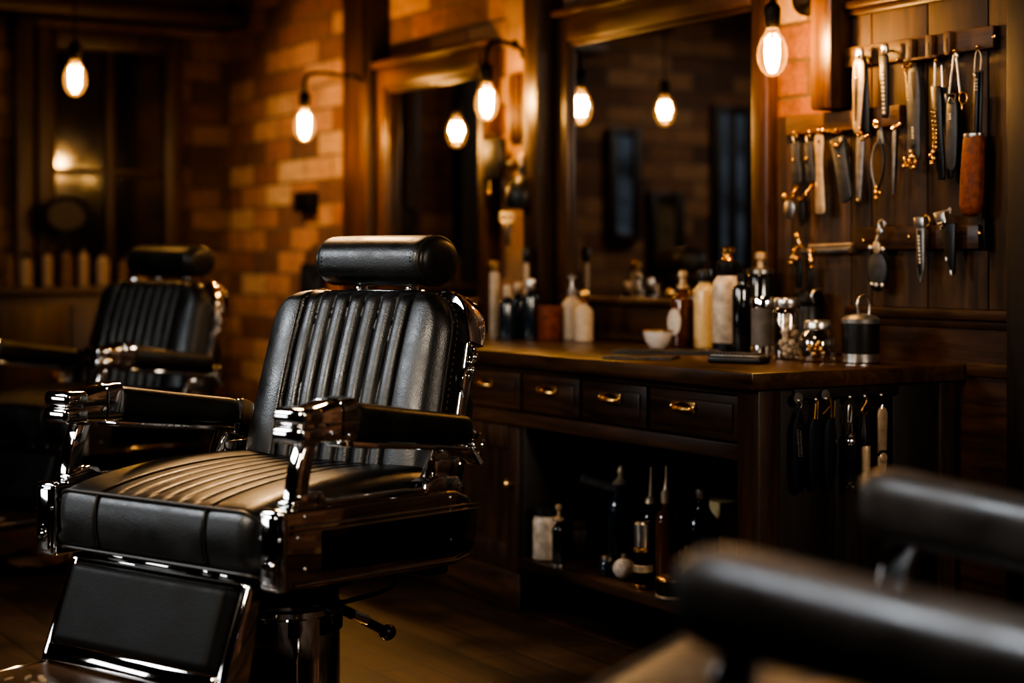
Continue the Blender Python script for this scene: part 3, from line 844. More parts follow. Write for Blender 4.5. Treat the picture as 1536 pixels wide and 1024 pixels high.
    for k in range(9):                          # raised scroll ornament on the plate
        for sx in (-1, 1):
            a = -1.2 + .3 * k
            c = Vector((sx * (.03 + .021 * k), -.62 - .045 * math.sin(k * .8), .2285))
            mb = MB().lathe([(.024 - .001 * k, 0), (.022 - .0008 * k, .0025), (.001, .0035)], c, 14, 'z', Matrix.Rotation(a * sx, 4, 'Z') @ Matrix.Diagonal((1.0, .38, 1, 1)))
            ob = mb.build('scroll_leaf', M['beige_metal'], fr); ob.data.transform(Matrix.Translation(-HZ))
    ob = MB().torus((0, -.62, .2295), .028, .004, 'z', 24, 6).build('scroll_ring', M['beige_metal'], fr); ob.data.transform(Matrix.Translation(-HZ))
    # linkage, column, base, lever
    mb = MB()
    for sx in (-1, 1):
        mb = MB(); mb.slab([(sx * .16, y, z) for y, z in ((-.36, .42), (-.33, .44), (-.15, .40), (-.15, .375), (-.33, .40))], (sx * .014, 0, 0), .003)
        mb.build('linkage', M['black_metal'], R)
    prof = [(.135, .03), (.135, .06), (.128, .075), (.128, .300), (.134, .305), (.134, .318), (.126, .324), (.126, .332), (.10, .345), (.10, .378)]
    cm = MB().lathe(prof, n=48).build('hydraulic_column', C_, R)
    for k in range(10):
        a = 2 * PI * k / 10; mb = MB()
        mb.box((.1285 * math.cos(a), .1285 * math.sin(a), .285), (.012, .026, .05), .005, Matrix.Rotation(a, 4, 'Z'))
        mb.build('column_slot', M['black_metal'], cm)
    MB().lathe([(.33, 0), (.34, .006), (.335, .016), (.30, .030), (.22, .042), (.15, .055), (.136, .075), (.13, .08)], n=56).build('base_disc', C_, R)
    mb = MB(); mb.tube([(.10, -.02, .345), (.13, -.02, .338), (.17, .03, .315), (.175, .13, .262), (.175, .155, .250)], .011, 12, taper=(1.3, 1.3, 1.1, 1, 1))
    mb.box((.115, -.03, .352), (.09, .10, .05), .01)
    lv = mb.build('pump_lever', M['black_metal'], R)
    MB().ball((.175, .163, .246), .020, (1, 1.1, 1)).build('lever_knob', M['black_plastic'], lv)
    MB().tube([(.175, .04, .308), (.175, .09, .286)], .0125, 12).build('lever_sleeve', C_, lv)
    mb = MB(); mb.tube(smooth_line([(.12, -.12, .352), (.19, -.09, .343), (.20, .04, .347), (.20, .135, .352), (.20, .163, .366), (.20, .165, .40)], 3), .0058, 8)
    mb.box((.2, .165, .398), (.026, .026, .03), .004)
    mb.build('recline_rod', M['black_metal'], R)
    return R

TH1, TH2, TH3 = math.radians(-68.8), math.radians(-67), math.radians(-146.3)
chair = make_chair('barber_chair', 'black pleated leather barber chair in sharp focus, nearest to the drawers of the counter', (1.625, 3.770, 0), TH1)
chair2 = copy_tree(chair); chair2.location = (2.02, 6.44, 0); chair2.rotation_euler.z = TH2
chair2['label'] = 'blurred barber chair standing behind the sharp one, in front of the brick wall'
chair3 = copy_tree(chair); chair3.location = (1.613, 1.372, 0); chair3.rotation_euler.z = TH3
chair3['label'] = 'out-of-focus barber chair close to the camera showing only padded arms and raised leg rest'
drop = []
for ch in list(chair3.children):
    b = ch.name.split('.')[0]
    if b == 'armrest_cap': drop.append(ch)
    if b == 'armrest_pad':
        sx = 1 if sum(v.co.x for v in ch.data.vertices) > 0 else -1
        rings = []
        for k in range(49):
            f = k / 48; y = -.372 + .556 * f
            zt = .828 - .085 * f; zb = .725 - .08 * f
            d = min(f, 1 - f) * .556
            sc = math.sqrt(max(.03, 1 - (1 - min(1, d / .05)) ** 2)) if d < .05 else 1
            rings.append(superring((sx * .38, y, (zt + zb) / 2), .064 * (.7 + .3 * sc), (zt - zb) / 2 * (.6 + .4 * sc), 40, .6))
        nb = MB().loft(rings); me = bpy.data.meshes.new('armrest_pad'); nb.bm.to_mesh(me); nb.bm.free()
        me.materials.append(M['leather_brown'])
        for p in me.polygons: p.use_smooth = True
        ch.data = me
    if b == 'seat_cushion': ch.location.y -= .17
    if b == 'footrest_frame':
        ch.rotation_euler = (math.radians(-72), 0, 0)
        drop += [p for p in ch.children if p.name.startswith(('foot_plate', 'edge_trim', 'scroll'))]
for d in drop: bpy.data.objects.remove(d)

# ------------------------------------------------------------------ hanging tools
class Thing:
    def __init__(s, name, label, cat, loc, group=None, rz=0):
        s.e = empty(name, loc, 0); s.o = Vector(loc); tag(s.e, label, cat, group)
    def part(s, name, mb, mat, parent=None, ang=38, label=None):
        ob = mb.build(name, M[mat], None, ang=ang); ob.data.transform(Matrix.Translation(-s.o)); ob.parent = parent or s.e
        if label: ob['label'] = label
        return ob
class Plane:
    """pixel outlines laid on a real vertical plane; n = direction out of it"""
    def __init__(s, axis, v): s.axis, s.v = axis, v
    def p(s, px, py, d=0.0):
        return on_x(px, py, s.v - d) if s.axis == 'x' else on_y(px, py, s.v - d)
    def off(s, t): return (t, 0, 0) if s.axis == 'x' else (0, t, 0)
    def slab(s, mb, pts, d, th, bev=.0015): return mb.slab([s.p(a, b, d) for a, b in pts], s.off(th), bev)
    def strip(s, p0, p1, st):
        ax = Vector((p1[0] - p0[0], p1[1] - p0[1])); n = Vector((ax.y, -ax.x)).normalized()
        L = []; R = []
        for t, hw in st:
            c = Vector(p0) + ax * t; L.append(tuple(c + n * hw)); R.append(tuple(c - n * hw))
        return L + R[::-1]
    def bar(s, mb, p0, p1, st, d, th, bev=.0015, sm=0):
        pts = s.strip(p0, p1, st)
        if sm: pts = [(q.x, q.y) for q in smooth_poly([(a, b, 0) for a, b in pts], sm)]
        return s.slab(mb, pts, d, th, bev)
    def line(s, mb, pts, d, r, n=8, sm=0, closed=False):
        P = [s.p(a, b, d) if not isinstance(d, (list, tuple)) else s.p(a, b, d[i]) for i, (a, b) in enumerate(pts)]
        if sm: P = smooth_line(P, sm)
        return mb.tube(P, r, n, closed)
    def oval(s, c, rx, ry, n=28, a0=0): return [(c[0] + rx * math.cos(a0 + 2 * PI * k / n), c[1] + ry * math.sin(a0 + 2 * PI * k / n)) for k in range(n)]
    def marks(s, mb, p0, p1, n, hw, d, th=.0006, frac=.62, seed=1):
        rnd = random.Random(seed); ax = (p1[0] - p0[0], p1[1] - p0[1])
        for k in range(n):
            a = (k + .1) / n; b = (k + .1 + frac * rnd.uniform(.7, 1.1)) / n
            s.bar(mb, (p0[0] + ax[0] * a, p0[1] + ax[1] * a), (p0[0] + ax[0] * b, p0[1] + ax[1] * b), [(0, hw * rnd.uniform(.7, 1)), (1, hw * rnd.uniform(.7, 1))], d, th, 0)
        return mb
W = Plane('x', 3.60); EN = Plane('y', 3.552)
G = 'barber tools hanging on the wooden peg rails'

# rails
def rail(name, label, px0, px1, z0, z1, th=.024, mat='rail_wood'):
    y0, y1 = W.p(px1, 300).y, W.p(px0, 300).y
    t = Thing(name, label, 'rail', (3.60, (y0 + y1) / 2, z0))
    t.part('board', MB().span((3.60 - th, y0, z0), (3.5995, y1, z1), .003), mat)
    return t
def hook(t, px, py, d=.024, out=.03, drop=8, mat='brass', pl=W):
    mb = MB(); a = pl.p(px, py, d)
    P = [pl.p(px, py, d - .004), pl.p(px, py, d + out * .6), pl.p(px, py + drop * .55, d + out * .85), pl.p(px, py + drop * .5, d + out * 1.1), pl.p(px, py, d + out * 1.25)]
    mb.tube(smooth_line(P, 2), .0032, 8); mb.ball(P[-1], .0055, (1, 1, 1), 12, 8)
    t.part('hook', mb, mat)
r1 = rail('peg_rail', 'highest wooden peg rail on the board wall, with three wooden pegs', 1264, 1499, 1.708, 1.770)
for px, py in ((1363, 75), (1392.5, 69), (1420, 64)):
    mb = MB(); W.bar(mb, (px, py - 17), (px - .5, py + 19), [(0, 4), (.1, 5), (.8, 4.5), (1, 3.6)], .046, .022, .003)
    pg = r1.part('peg', mb, 'rail_wood')
    mb = MB(); W.bar(mb, (px, py - 6), (px, py + 14), [(0, 1), (.5, 1.3), (1, 1)], .0466, .002, 0)
    r1.part('peg_slot', mb, 'black_metal', pg)
mb = MB(); mb.span((3.555, W.p(1421, 95).y, 1.700), (3.599, W.p(1372, 95).y, 1.708), .002)
r1.part('ledge', mb, 'rail_wood')
for px, py in ((1491, 55), (1305, 97)):
    mb = MB(); mb.lathe([(.006, 0), (.006, .002), (.003, .004), (.0005, .0045)], W.p(px, py, .0235), 12, 'x', Matrix.Rotation(PI, 4, 'Y')); r1.part('screw', mb, 'brass')
for px, py in ((1288, 84), (1325, 76), (1346, 90), (1366, 96), (1404, 90), (1432, 76), (1466, 70)): hook(r1, px, py)
r2 = rail('peg_rail', 'middle wooden peg rail, below the highest one', 1187, 1358, 1.520, 1.580)
for px in (1191, 1213, 1228, 1254, 1290, 1317, 1342): hook(r2, px, 199 - (px - 1190) * .07, .024, .03, 8)
r3 = rail('peg_rail', 'lowest wooden peg rail, right above the panel moulding', 1287, 1476, 1.155, 1.222, .022, 'wood_y')
for px, py in ((1295, 360), (1363, 355), (1469, 350)):
    mb = MB(); mb.lathe([(.006, 0), (.006, .002), (.003, .004), (.0005, .0045)], W.p(px, py, .0215), 12, 'x', Matrix.Rotation(PI, 4, 'Y')); r3.part('screw', mb, 'brass')
for px, py in ((1321, 336), (1385, 333), (1420, 322)): hook(r3, px, py, .022, .018, 6, 'steel')
mb = MB(); W.bar(mb, (1474, 322), (1476, 376), [(0, 2.2), (1, 2.2)], .03, .03, .002); r3.part('end_plate', mb, 'black_metal')
rod = Thing('hanging_rod', 'short metal rod rail left of the lowest peg rail', 'rail', W.p(1245, 374, .03))
mb = MB(); W.line(mb, [(1204, 377), (1279, 374)], .03, .0105, 14); rod.part('rod', mb, 'dull_steel')
mb = MB(); W.line(mb, [(1214, 369), (1279, 366)], .03, .005, 10); rod.part('upper_rod', mb, 'beige_metal')
for px in (1207, 1275):
    mb = MB(); W.line(mb, [(px, 375), (px, 375)], [.0, .045], .006, 10); mb.lathe([(.014, 0), (.012, .004), (.006, .008)], W.p(px, 375, 0), 14, 'x', Matrix.Rotation(PI, 4, 'Y')); rod.part('bracket', mb, 'brass')
mb = MB(); W.line(mb, [(1207, 375), (1199, 366), (1196, 356)], [.035, .045, .05], .005, 8, 2); mb.ball(W.p(1196, 354, .05), .011); rod.part('ball_finial', mb, 'brass')

def tool(name, label, cat, px, py, pl=W, d=.05, group=G): return Thing(name, label, cat, pl.p(px, py, d), group)
# top row
t = tool('straight_razor', 'steel-handled folding razor, first tool on the highest peg rail', 'razor', 1287, 80)
mb = MB(); W.bar(mb, (1288, 88), (1284, 200), [(0, 5), (.08, 8), (.3, 8.5), (.7, 6.5), (.95, 5), (1, 2.5)], .058, .007, .002); h = t.part('handle', mb, 'beige_metal')
mb = MB(); W.bar(mb, (1285, 96), (1283, 182), [(0, 2.2), (.25, 3.4), (1, 1)], .0586, .002, 0); t.part('inlay', mb, 'black_blade', h)
for q in ((1282.5, 102), (1284, 117)):
    mb = MB(); mb.lathe([(.005, 0), (.004, .002), (.001, .003)], W.p(*q, .0585), 12, 'x', Matrix.Rotation(PI, 4, 'Y')); t.part('pin', mb, 'brass', h)
mb = MB(); W.bar(mb, (1292, 84), (1297, 203), [(0, 4), (.1, 7), (.6, 8), (.95, 7), (1, 4)], .049, .006); t.part('blade', mb, 'black_blade')
mb = MB(); W.bar(mb, (1287, 71), (1288, 88), [(0, 3), (.2, 4.5), (1, 4.5)], .06, .012, .003); t.part('end_cap', mb, 'steel')
t = tool('letter_knife', 'slim black knife lettered in pale, second tool on the highest peg rail', 'knife', 1325, 76)
mb = MB(); W.bar(mb, (1324, 80), (1326, 177), [(0, 4), (.06, 6), (.5, 5.6), (.95, 5), (1, 3)], .060, .010, .003); h = t.part('handle', mb, 'black_blade')
mb = MB(); W.marks(mb, (1323, 103), (1325.5, 172), 11, 1.9, .0608, .0012, .7, 3); t.part('lettering', mb, 'mark', h)
mb = MB(); W.bar(mb, (1325, 65), (1326, 80), [(0, 3), (.3, 4), (1, 4)], .061, .012, .003); t.part('end_cap', mb, 'steel')
t = tool('leather_strop', 'dark grey slotted strap with a brass clasp at its lower end', 'strop', 1368, 96)
mb = MB(); W.bar(mb, (1370, 98), (1370, 240), [(0, 3), (.06, 7.5), (.35, 10), (.7, 9), (.9, 10), (.97, 9), (1, 6)], .056, .006, .002, 1); h = t.part('strap', mb, 'grey_blade')
mb = MB(); W.bar(mb, (1369, 108), (1371, 152), [(0, 3.2), (.4, 3), (1, .5)], .0566, .001, 0); W.bar(mb, (1370, 217), (1370, 223), [(0, 2.5), (1, 2.5)], .0566, .001, 0); t.part('slot', mb, 'black_blade', h)
mb = MB(); W.marks(mb, (1368.5, 190), (1369, 209), 5, 1.5, .0567, .001, .6, 5); t.part('lettering', mb, 'mark', h)
mb = MB()
for q, r in (((1367, 228), .010), ((1370, 235), .012), ((1364, 240), .008), ((1357, 238), .009), ((1356, 249), .009), ((1371, 251), .010), ((1374, 243), .008)): mb.ball(W.p(*q, .062), r * .75, (1, 1, 1.1), 12, 8)
W.line(mb, [(1356, 238), (1362, 252), (1367, 240)], .062, .004, 8, 2); W.line(mb, [(1368, 228), (1376, 244), (1369, 256), (1363, 246), (1368, 228)], .06, .004, 8, 2)
t.part('clasp', mb, 'brass')
mb = MB(); W.line(mb, [(1366, 100), (1358, 104), (1354, 98), (1362, 96)], .055, .004, 8, 2); W.line(mb, [(1357, 104), (1360, 118), (1361, 130), (1362, 150)], .052, .003, 8, 1); t.part('loop', mb, 'brass')
t = tool('black_comb', 'black flat comb handle hung on a wire with a small brass chain beside it', 'comb', 1404, 92)
mb = MB(); W.line(mb, [(1403, 92), (1402, 130)], .054, .0028, 8); W.line(mb, [(1412, 98), (1413, 130)], .052, .0016, 6); t.part('hanging_wire', mb, 'steel')
mb = MB(); W.bar(mb, (1403, 129), (1411, 270), [(0, 7), (.15, 7.5), (.5, 6), (.8, 6), (.97, 5.5), (1, 4)], .057, .008, .002); t.part('handle', mb, 'black_blade')
mb = MB(); W.bar(mb, (1417, 131), (1424, 268), [(0, 7), (.5, 4), (.97, 4), (1, 3)], .050, .006, .002); t.part('back_blade', mb, 'black_blade')
mb = MB()
for k in range(9): mb.torus(W.p(1399 + 3 * math.sin(k * .25), 168 + k * 6.5, .064), .006, .0016, 'x' if k % 2 else 'y', 12, 6)
for q in ((1400, 228), (1396, 233), (1401, 238), (1398, 245)): mb.ball(W.p(*q, .064), .007, (1, 1, 1.2), 10, 8)
t.part('chain', mb, 'brass')
t = tool('razor_guard', 'grey round-ended blade hanging from a V of wire with a square buckle', 'strop', 1432, 78)
mb = MB(); W.line(mb, [(1424, 141), (1431, 82), (1434, 80), (1440, 138)], .058, .0028, 8); W.line(mb, [(1434, 84), (1437, 86), (1436, 81)], .06, .003, 8, 2); t.part('hanging_wire', mb, 'steel')
mb = MB(); W.line(mb, [(1418, 141), (1434, 141), (1432, 153), (1429, 153), (1428, 147), (1424, 147), (1423, 154), (1420, 154), (1418, 141)], .0645, .0026, 8); t.part('buckle', mb, 'steel')
mb = MB(); W.bar(mb, (1427, 148), (1426, 256), [(0, 5), (.08, 8), (.5, 8.5), (.85, 8), (.95, 6), (1, 2.5)], .062, .006, .002, 1); h = t.part('blade', mb, 'grey_blade')
mb = MB(); W.marks(mb, (1424.5, 170), (1424.5, 180), 3, 1.9, .0627, .001, .6, 8); t.part('lettering', mb, 'mark', h)
mb = MB(); W.line(mb, W.oval((1445, 147), 6, 9), .050, .0022, 8, 0, True); W.line(mb, [(1443, 156), (1443, 164)], .05, .0018); t.part('side_ring', mb, 'brass')
t = tool('shears', 'black shears hanging on a wire loop, blades inside the brown sheath', 'scissors', 1466, 72)
mb = MB(); W.line(mb, [(1462, 108), (1463, 84), (1467, 72), (1473, 84), (1471, 106)], .054, .0024, 8, 2); t.part('hanging_wire', mb, 'dull_steel')
mb = MB(); W.bar(mb, (1464, 108), (1461, 235), [(0, 3.4), (1, 2.6)], .06, .006, .002); W.bar(mb, (1470, 106), (1467, 235), [(0, 3.4), (1, 3)], .053, .006, .002); h = t.part('blade', mb, 'black_blade')
mb = MB(); W.line(mb, [(1461, 110), (1463, 116), (1465, 112)], .062, .003, 8, 1)
for k in range(4): W.bar(mb, (1464, 118 + k * 5), (1464, 121 + k * 5), [(0, 2), (1, 2)], .0607, .002, 0)
t.part('pivot', mb, 'steel', h)
t = Thing('leather_sheath', 'rust brown leather sheath with a steel collar, around the black shears', 'sheath', W.p(1460, 204, .05), G)
mb = MB()
rings = []
for f, hw, hd in ((0, .030, .018), (.03, .033, .021), (.25, .035, .023), (.6, .037, .024), (.85, .036, .023), (.94, .031, .020), (.985, .020, .013), (1, .008, .006)):
    c = W.p(1461 - 5 * f, 204 + 121 * f, .055)
    rings.append([Vector((c.x + hd * sgn_pow(math.sin(a), .8), c.y + hw * sgn_pow(math.cos(a), .8), c.z)) for a in [2 * PI * k / 30 for k in range(30)]])
mb.loft(rings); t.part('sheath_body', mb, 'tan_leather', ang=60)
mb = MB(); c = W.p(1460.5, 203, .055); mb.lathe([(.0315, -.006), (.0325, -.003), (.0325, .004), (.030, .006)], c, 28, 'z', Matrix.Diagonal((.65, 1.0, 1, 1))); t.part('collar', mb, 'steel')
# middle row
for i, (px, lab) in enumerate(((1194, 'black stubby handled tool at the left end of the middle peg rail'), (1214, 'black stubby handled tool, second from the left end of the middle peg rail'))):
    t = tool('trimming_knife', lab, 'knife', px, 203)
    mb = MB(); W.bar(mb, (px - 2, 212), (px + 1, 276 - 3 * i), [(0, 4), (.08, 6.2), (.38, 6), (.45, 5), (.55, 6.5), (.95, 6.5), (1, 4)], .058, .010, .003); t.part('handle', mb, 'grey_blade')
    mb = MB(); W.line(mb, [(px - 3, 213), (px - 5, 204), (px, 199), (px + 2, 206)], .058, .0034, 8, 2); t.part('ring', mb, 'brass'); t.part('stud', MB().ball(W.p(px - 5, 240 - 2 * i, .062), .006), 'brass')
t = tool('spatula', 'pale beige narrow spatula hanging on the middle peg rail', 'spatula', 1228, 203)
mb = MB(); W.bar(mb, (1227.5, 201), (1229.5, 321), [(0, 5), (.05, 7), (.14, 7), (.3, 5.2), (.55, 5.6), (.8, 7), (.97, 7.4), (1, 6)], .056, .006, .002, 1); h = t.part('blade', mb, 'beige_metal')
mb = MB(); W.slab(mb, W.oval((1228, 212), 1.8, 2.4, 14), .0566, .001, 0); t.part('hanging_hole', mb, 'black_blade', h)
t = tool('clipper_guard', 'wide grey tapered blade with a brass clasp, beside the beige spatula', 'blade', 1254, 205)
mb = MB(); W.slab(mb, [(1245, 214), (1247, 208), (1262, 203), (1265, 206), (1276.5, 294), (1274, 299), (1264, 305), (1260, 303)], .058, .012, .003); h = t.part('blade', mb, 'grey_blade')
mb = MB(); W.line(mb, [(1247, 211), (1249, 217), (1256, 220), (1262, 213), (1261, 206)], .062, .0045, 8, 2); mb.ball(W.p(1254, 218, .063), .009); mb.ball(W.p(1258.5, 235, .059), .004); t.part('clasp', mb, 'brass', h)
mb = MB(); W.line(mb, [(1236, 196), (1262, 199)], .05, .0055, 8); mb.ball(W.p(1235, 196, .05), .008); t.part('hanging_pin', mb, 'brass')
t = tool('nail_file', 'slender dark steel file just left of the open loop pliers', 'file', 1290, 205)
mb = MB(); W.bar(mb, (1290, 204), (1287, 303), [(0, 5), (.1, 6), (.6, 5), (.95, 3.4), (1, 2)], .056, .006, .002); h = t.part('blade', mb, 'dull_steel')
mb = MB()
for q in ((1288, 203), (1293, 209), (1299, 205), (1302, 203)): mb.ball(W.p(*q, .058), .006)
mb.ball(W.p(1286.5, 300, .058), .005); t.part('rivets', mb, 'brass', h)
mb = MB(); W.line(mb, [(1290, 206), (1288, 200), (1291, 197), (1294, 201)], .056, .003, 8, 2); t.part('hanging_ring', mb, 'brass')
t = tool('loop_pliers', 'open oval loop pliers with a brass tip, on the middle peg rail', 'pliers', 1316, 188)
mb = MB(); W.line(mb, [(1319, 208), (1311, 224), (1307, 245), (1309, 265), (1314, 282)], .056, .0042, 10, 2); t.part('left_arm', mb, 'dull_steel')
mb = MB(); W.line(mb, [(1320, 208), (1325, 226), (1326, 246), (1323, 266), (1317, 283)], .056, .0042, 10, 2); t.part('right_arm', mb, 'black_blade')
mb = MB(); W.bar(mb, (1319, 190), (1320, 216), [(0, 3), (.5, 4), (1, 6)], .058, .008, .002); t.part('head', mb, 'dull_steel')
mb = MB(); W.line(mb, [(1319, 192), (1311, 190), (1311, 181), (1317, 183)], .055, .0036, 8, 2); t.part('hanging_ring', mb, 'brass')
mb = MB()
for q, r in (((1315, 281), .006), ((1314, 288), .008), ((1320, 290), .005), ((1314, 297), .006)): mb.ball(W.p(*q, .058), r, (1, 1, 1.1), 12, 8)
t.part('tip', mb, 'brass')
t = tool('tweezers', 'thin pair of tweezers at the right end of the middle peg rail', 'tweezers', 1342, 192)
mb = MB(); W.bar(mb, (1341, 191), (1339, 291), [(0, 2), (.1, 2.6), (.6, 2), (1, 1.6)], .056, .005, .001); t.part('shank', mb, 'dull_steel')
mb = MB(); W.bar(mb, (1345, 195), (1341, 288), [(0, 1.6), (.5, 2), (1, 1.2)], .049, .004, .001); t.part('back_shank', mb, 'black_blade')
mb = MB(); W.line(mb, [(1338, 193), (1346, 190), (1352, 184), (1350, 188)], .058, .005, 8, 2); t.part('hanging_ring', mb, 'brass')
t = tool('pendant_tag', 'small pale silver oval tag hanging at the lower left of the tool wall', 'tag', 1184, 292)
mb = MB(); W.slab(mb, W.oval((1183, 314), 8, 15), .058, .006, .002); h = t.part('tag_face', mb, 'steel')
mb = MB(); mb.ball(W.p(1177, 294, .06), .011); W.line(mb, [(1178, 294), (1188, 300), (1192, 288), (1196, 283), (1199, 280)], .06, .0045, 8, 2); t.part('clasp', mb, 'brass')
t = tool('leaf_blade', 'dark leaf shaped blade beside the pale oval tag', 'blade', 1204, 290)
mb = MB(); W.bar(mb, (1198, 292), (1203, 339), [(0, 3), (.2, 5.5), (.5, 6), (.8, 3.6), (1, .6)], .056, .005, .002); t.part('blade', mb, 'black_blade')
mb = MB(); W.line(mb, [(1197, 296), (1200, 302), (1206, 296)], .06, .004, 8, 1); W.line(mb, [(1209, 292), (1214, 285), (1220, 277)], .058, .005, 8, 1); t.part('clasp', mb, 'brass')
# lower row
t = tool('key_tool', 'dark blade with brass keys hanging below the short metal rod', 'blade', 1200, 384)
mb = MB(); W.bar(mb, (1196, 388), (1197, 432), [(0, 5), (.5, 6), (1, 3.5)], .045, .006, .002); t.part('blade', mb, 'black_blade')
mb = MB()
for q in ((1188, 386), (1187, 394), (1195, 388)): mb.ball(W.p(*q, .052), .0085)
W.line(mb, [(1190, 388), (1191, 376), (1197, 370)], .052, .004, 8, 2); t.part('hanging_bow', mb, 'brass')
t = tool('brass_key', 'small brass key fob hanging from the middle of the short metal rod', 'key', 1217, 384)
mb = MB(); mb.ball(W.p(1217, 391, .05), .010, (1, 1, 1.5)); mb.ball(W.p(1218, 400, .05), .006); W.line(mb, [(1217, 386), (1214, 379), (1219, 373), (1222, 378)], .05, .004, 8, 2); t.part('fob', mb, 'brass')
mb = MB(); W.bar(mb, (1216, 398), (1214, 436), [(0, 3.5), (1, 4.5)], .042, .005, .002); t.part('shank', mb, 'black_blade')
t = tool('hand_mirror', 'dark oval hand mirror with brass mounts on the lowest peg rail', 'hand mirror', 1320, 338)
mb = MB(); W.slab(mb, W.oval((1315, 407), 15, 30.5, 36), .056, .010, .003); h = t.part('oval_back', mb, 'black_blade')
mb = MB(); W.slab(mb, [(x, y) for x, y in W.oval((1315, 404), 13.2, 25, 36)], .0575, .003, .001); t.part('face', mb, 'grey_blade', h)
mb = MB(); W.bar(mb, (1313, 362), (1315, 380), [(0, 3), (.3, 5.5), (.8, 5), (1, 3)], .060, .008, .002); t.part('mount', mb, 'beige_metal', h)
for q, r in (((1305, 372), .009), ((1324, 374), .008), ((1307, 426), .006), ((1314, 428), .0075), ((1323, 428), .007)): t.part('stud', MB().ball(W.p(*q, .060), r, (.6, 1, 1.1), 12, 8), 'steel', h)
mb = MB(); W.bar(mb, (1319, 342), (1318, 352), [(0, 3.5), (.5, 5), (1, 3)], .060, .008, .002); W.line(mb, [(1319, 342), (1318, 334), (1323, 329), (1328, 334), (1327, 340)], .056, .0042, 8, 2); W.line(mb, [(1318, 352), (1315, 364)], .056, .005); t.part('hanger', mb, 'steel')
t = tool('pointed_file', 'pointed knife with a steel collar and pale dashes down its blade', 'knife', 1377, 332)
mb = MB(); W.slab(mb, [(1369.5, 326), (1384, 325), (1385, 341), (1370, 341)], .062, .014, .003); t.part('collar', mb, 'steel')
mb = MB(); W.slab(mb, [(1374, 341), (1385.5, 341), (1385.5, 400), (1380.5, 426), (1376, 414), (1374.5, 390)], .058, .008, .0025); h = t.part('blade', mb, 'dull_steel')
mb = MB(); W.slab(mb, [(1375.6, 345), (1382.5, 346), (1383, 408), (1379, 417), (1376, 400)], .0588, .002, .0005); t.part('inlay', mb, 'black_blade', h)
mb = MB(); W.marks(mb, (1377.5, 352), (1379.5, 397), 8, 1.4, .0596, .001, .75, 11); t.part('lettering', mb, 'mark', h)
mb = MB(); W.line(mb, W.oval((1390, 331), 5, 8), .052, .0028, 8, 0, True); t.part('hanging_ring', mb, 'brass')
t = tool('folding_razor', 'glossy black folding razor with a tilted steel head on the lowest peg rail', 'razor', 1413, 328)
mb = MB(); W.slab(mb, [(1400, 321), (1416, 318), (1419, 334), (1404, 337)], .064, .014, .003); W.line(mb, [(1401, 321), (1425, 315), (1426, 320)], .06, .0035, 8); W.line(mb, [(1415, 318), (1418, 334)], .066, .003, 8); t.part('head', mb, 'steel')
mb = MB(); W.line(mb, [(1422, 316), (1426, 311), (1427, 318)], .056, .003, 8, 1); t.part('hanging_pin', mb, 'steel')
mb = MB(); W.slab(mb, [(1405, 336), (1432, 334), (1431, 380), (1430, 411), (1426, 413), (1420, 390)], .058, .010, .003); h = t.part('scales', mb, 'black_plastic')
mb = MB(); W.line(mb, [(1407, 336), (1414, 334)], .064, .003); W.line(mb, [(1411, 344), (1411, 340), (1415, 338)], .064, .003); W.line(mb, [(1419, 386), (1420, 391)], .0605, .003); W.line(mb, [(1426, 405), (1427, 412), (1429, 412)], .061, .003); t.part('pins', mb, 'steel', h)
# tools under the worktop on the end of the cabinet
GE = 'tools hanging on the end of the counter'
ht = Thing('hook_board', 'black hook strip under the worktop end', 'hook rail', EN.p(1260, 600), None)
mb = MB(); a, b = EN.p(1188, 600), EN.p(1345, 600); mb.span((a.x, 3.540, .755), (b.x, 3.5515, .784), .003); ht.part('strip', mb, 'black_wood')
for px in (1198, 1224, 1239, 1275, 1297, 1322): hook(ht, px, 601 - (px - 1198) * .07, .012, .018, 9, 'steel', EN)
t = tool('styling_comb', 'black handle with two columns of tiny pale letters, hung on a steel disc', 'comb', 1198, 600, EN, .026, GE)
mb = MB(); mb.lathe([(.015, 0), (.015, .002), (.004, .003)], EN.p(1197, 597, .030), 22, 'y', Matrix.Rotation(PI, 4, 'X')); EN.line(mb, [(1200, 600), (1203, 606), (1201, 612)], .032, .0016, 6); t.part('hanging_disc', mb, 'dull_steel')
mb = MB(); EN.bar(mb, (1200, 612), (1200, 738), [(0, 1), (.1, 4), (.2, 9), (.4, 10), (.8, 10), (1, 7)], .030, .008, .002, 1); h = t.part('handle', mb, 'navy')
mb = MB(); EN.marks(mb, (1196.5, 644), (1199, 686), 14, 1.5, .0306, .0008, .6, 21); EN.marks(mb, (1201, 646), (1203, 686), 14, 1.4, .0306, .0008, .6, 22); t.part('lettering', mb, 'paper_grey', h)
t = tool('thinning_shears', 'black shears with coppery shanks, right of the lettered comb', 'scissors', 1224, 604, EN, .026, GE)
mb = MB(); EN.line(mb, [(1222, 628), (1224, 602), (1227, 600), (1226, 628)], .030, .0024, 8); t.part('hanging_shank', mb, 'brass')
mb = MB(); EN.bar(mb, (1223, 628), (1222, 735), [(0, 4), (.2, 9), (.7, 8), (1, 3)], .029, .008, .002, 1); t.part('blade', mb, 'navy')
t = tool('cutting_shears', 'black shears hung on a steel disc, in the middle of the counter end hooks', 'scissors', 1240, 600, EN, .026, GE)
mb = MB(); mb.lathe([(.014, 0), (.014, .002), (.004, .003)], EN.p(1238, 592, .030), 22, 'y', Matrix.Rotation(PI, 4, 'X')); t.part('hanging_disc', mb, 'dull_steel')
mb = MB(); EN.line(mb, [(1245, 596), (1247, 612), (1247, 626)], .032, .0024, 8); EN.line(mb, [(1252, 601), (1251, 626)], .029, .0022, 8); EN.line(mb, [(1234, 621), (1245, 609)], .032, .002, 8); t.part('hanging_shank', mb, 'brass')
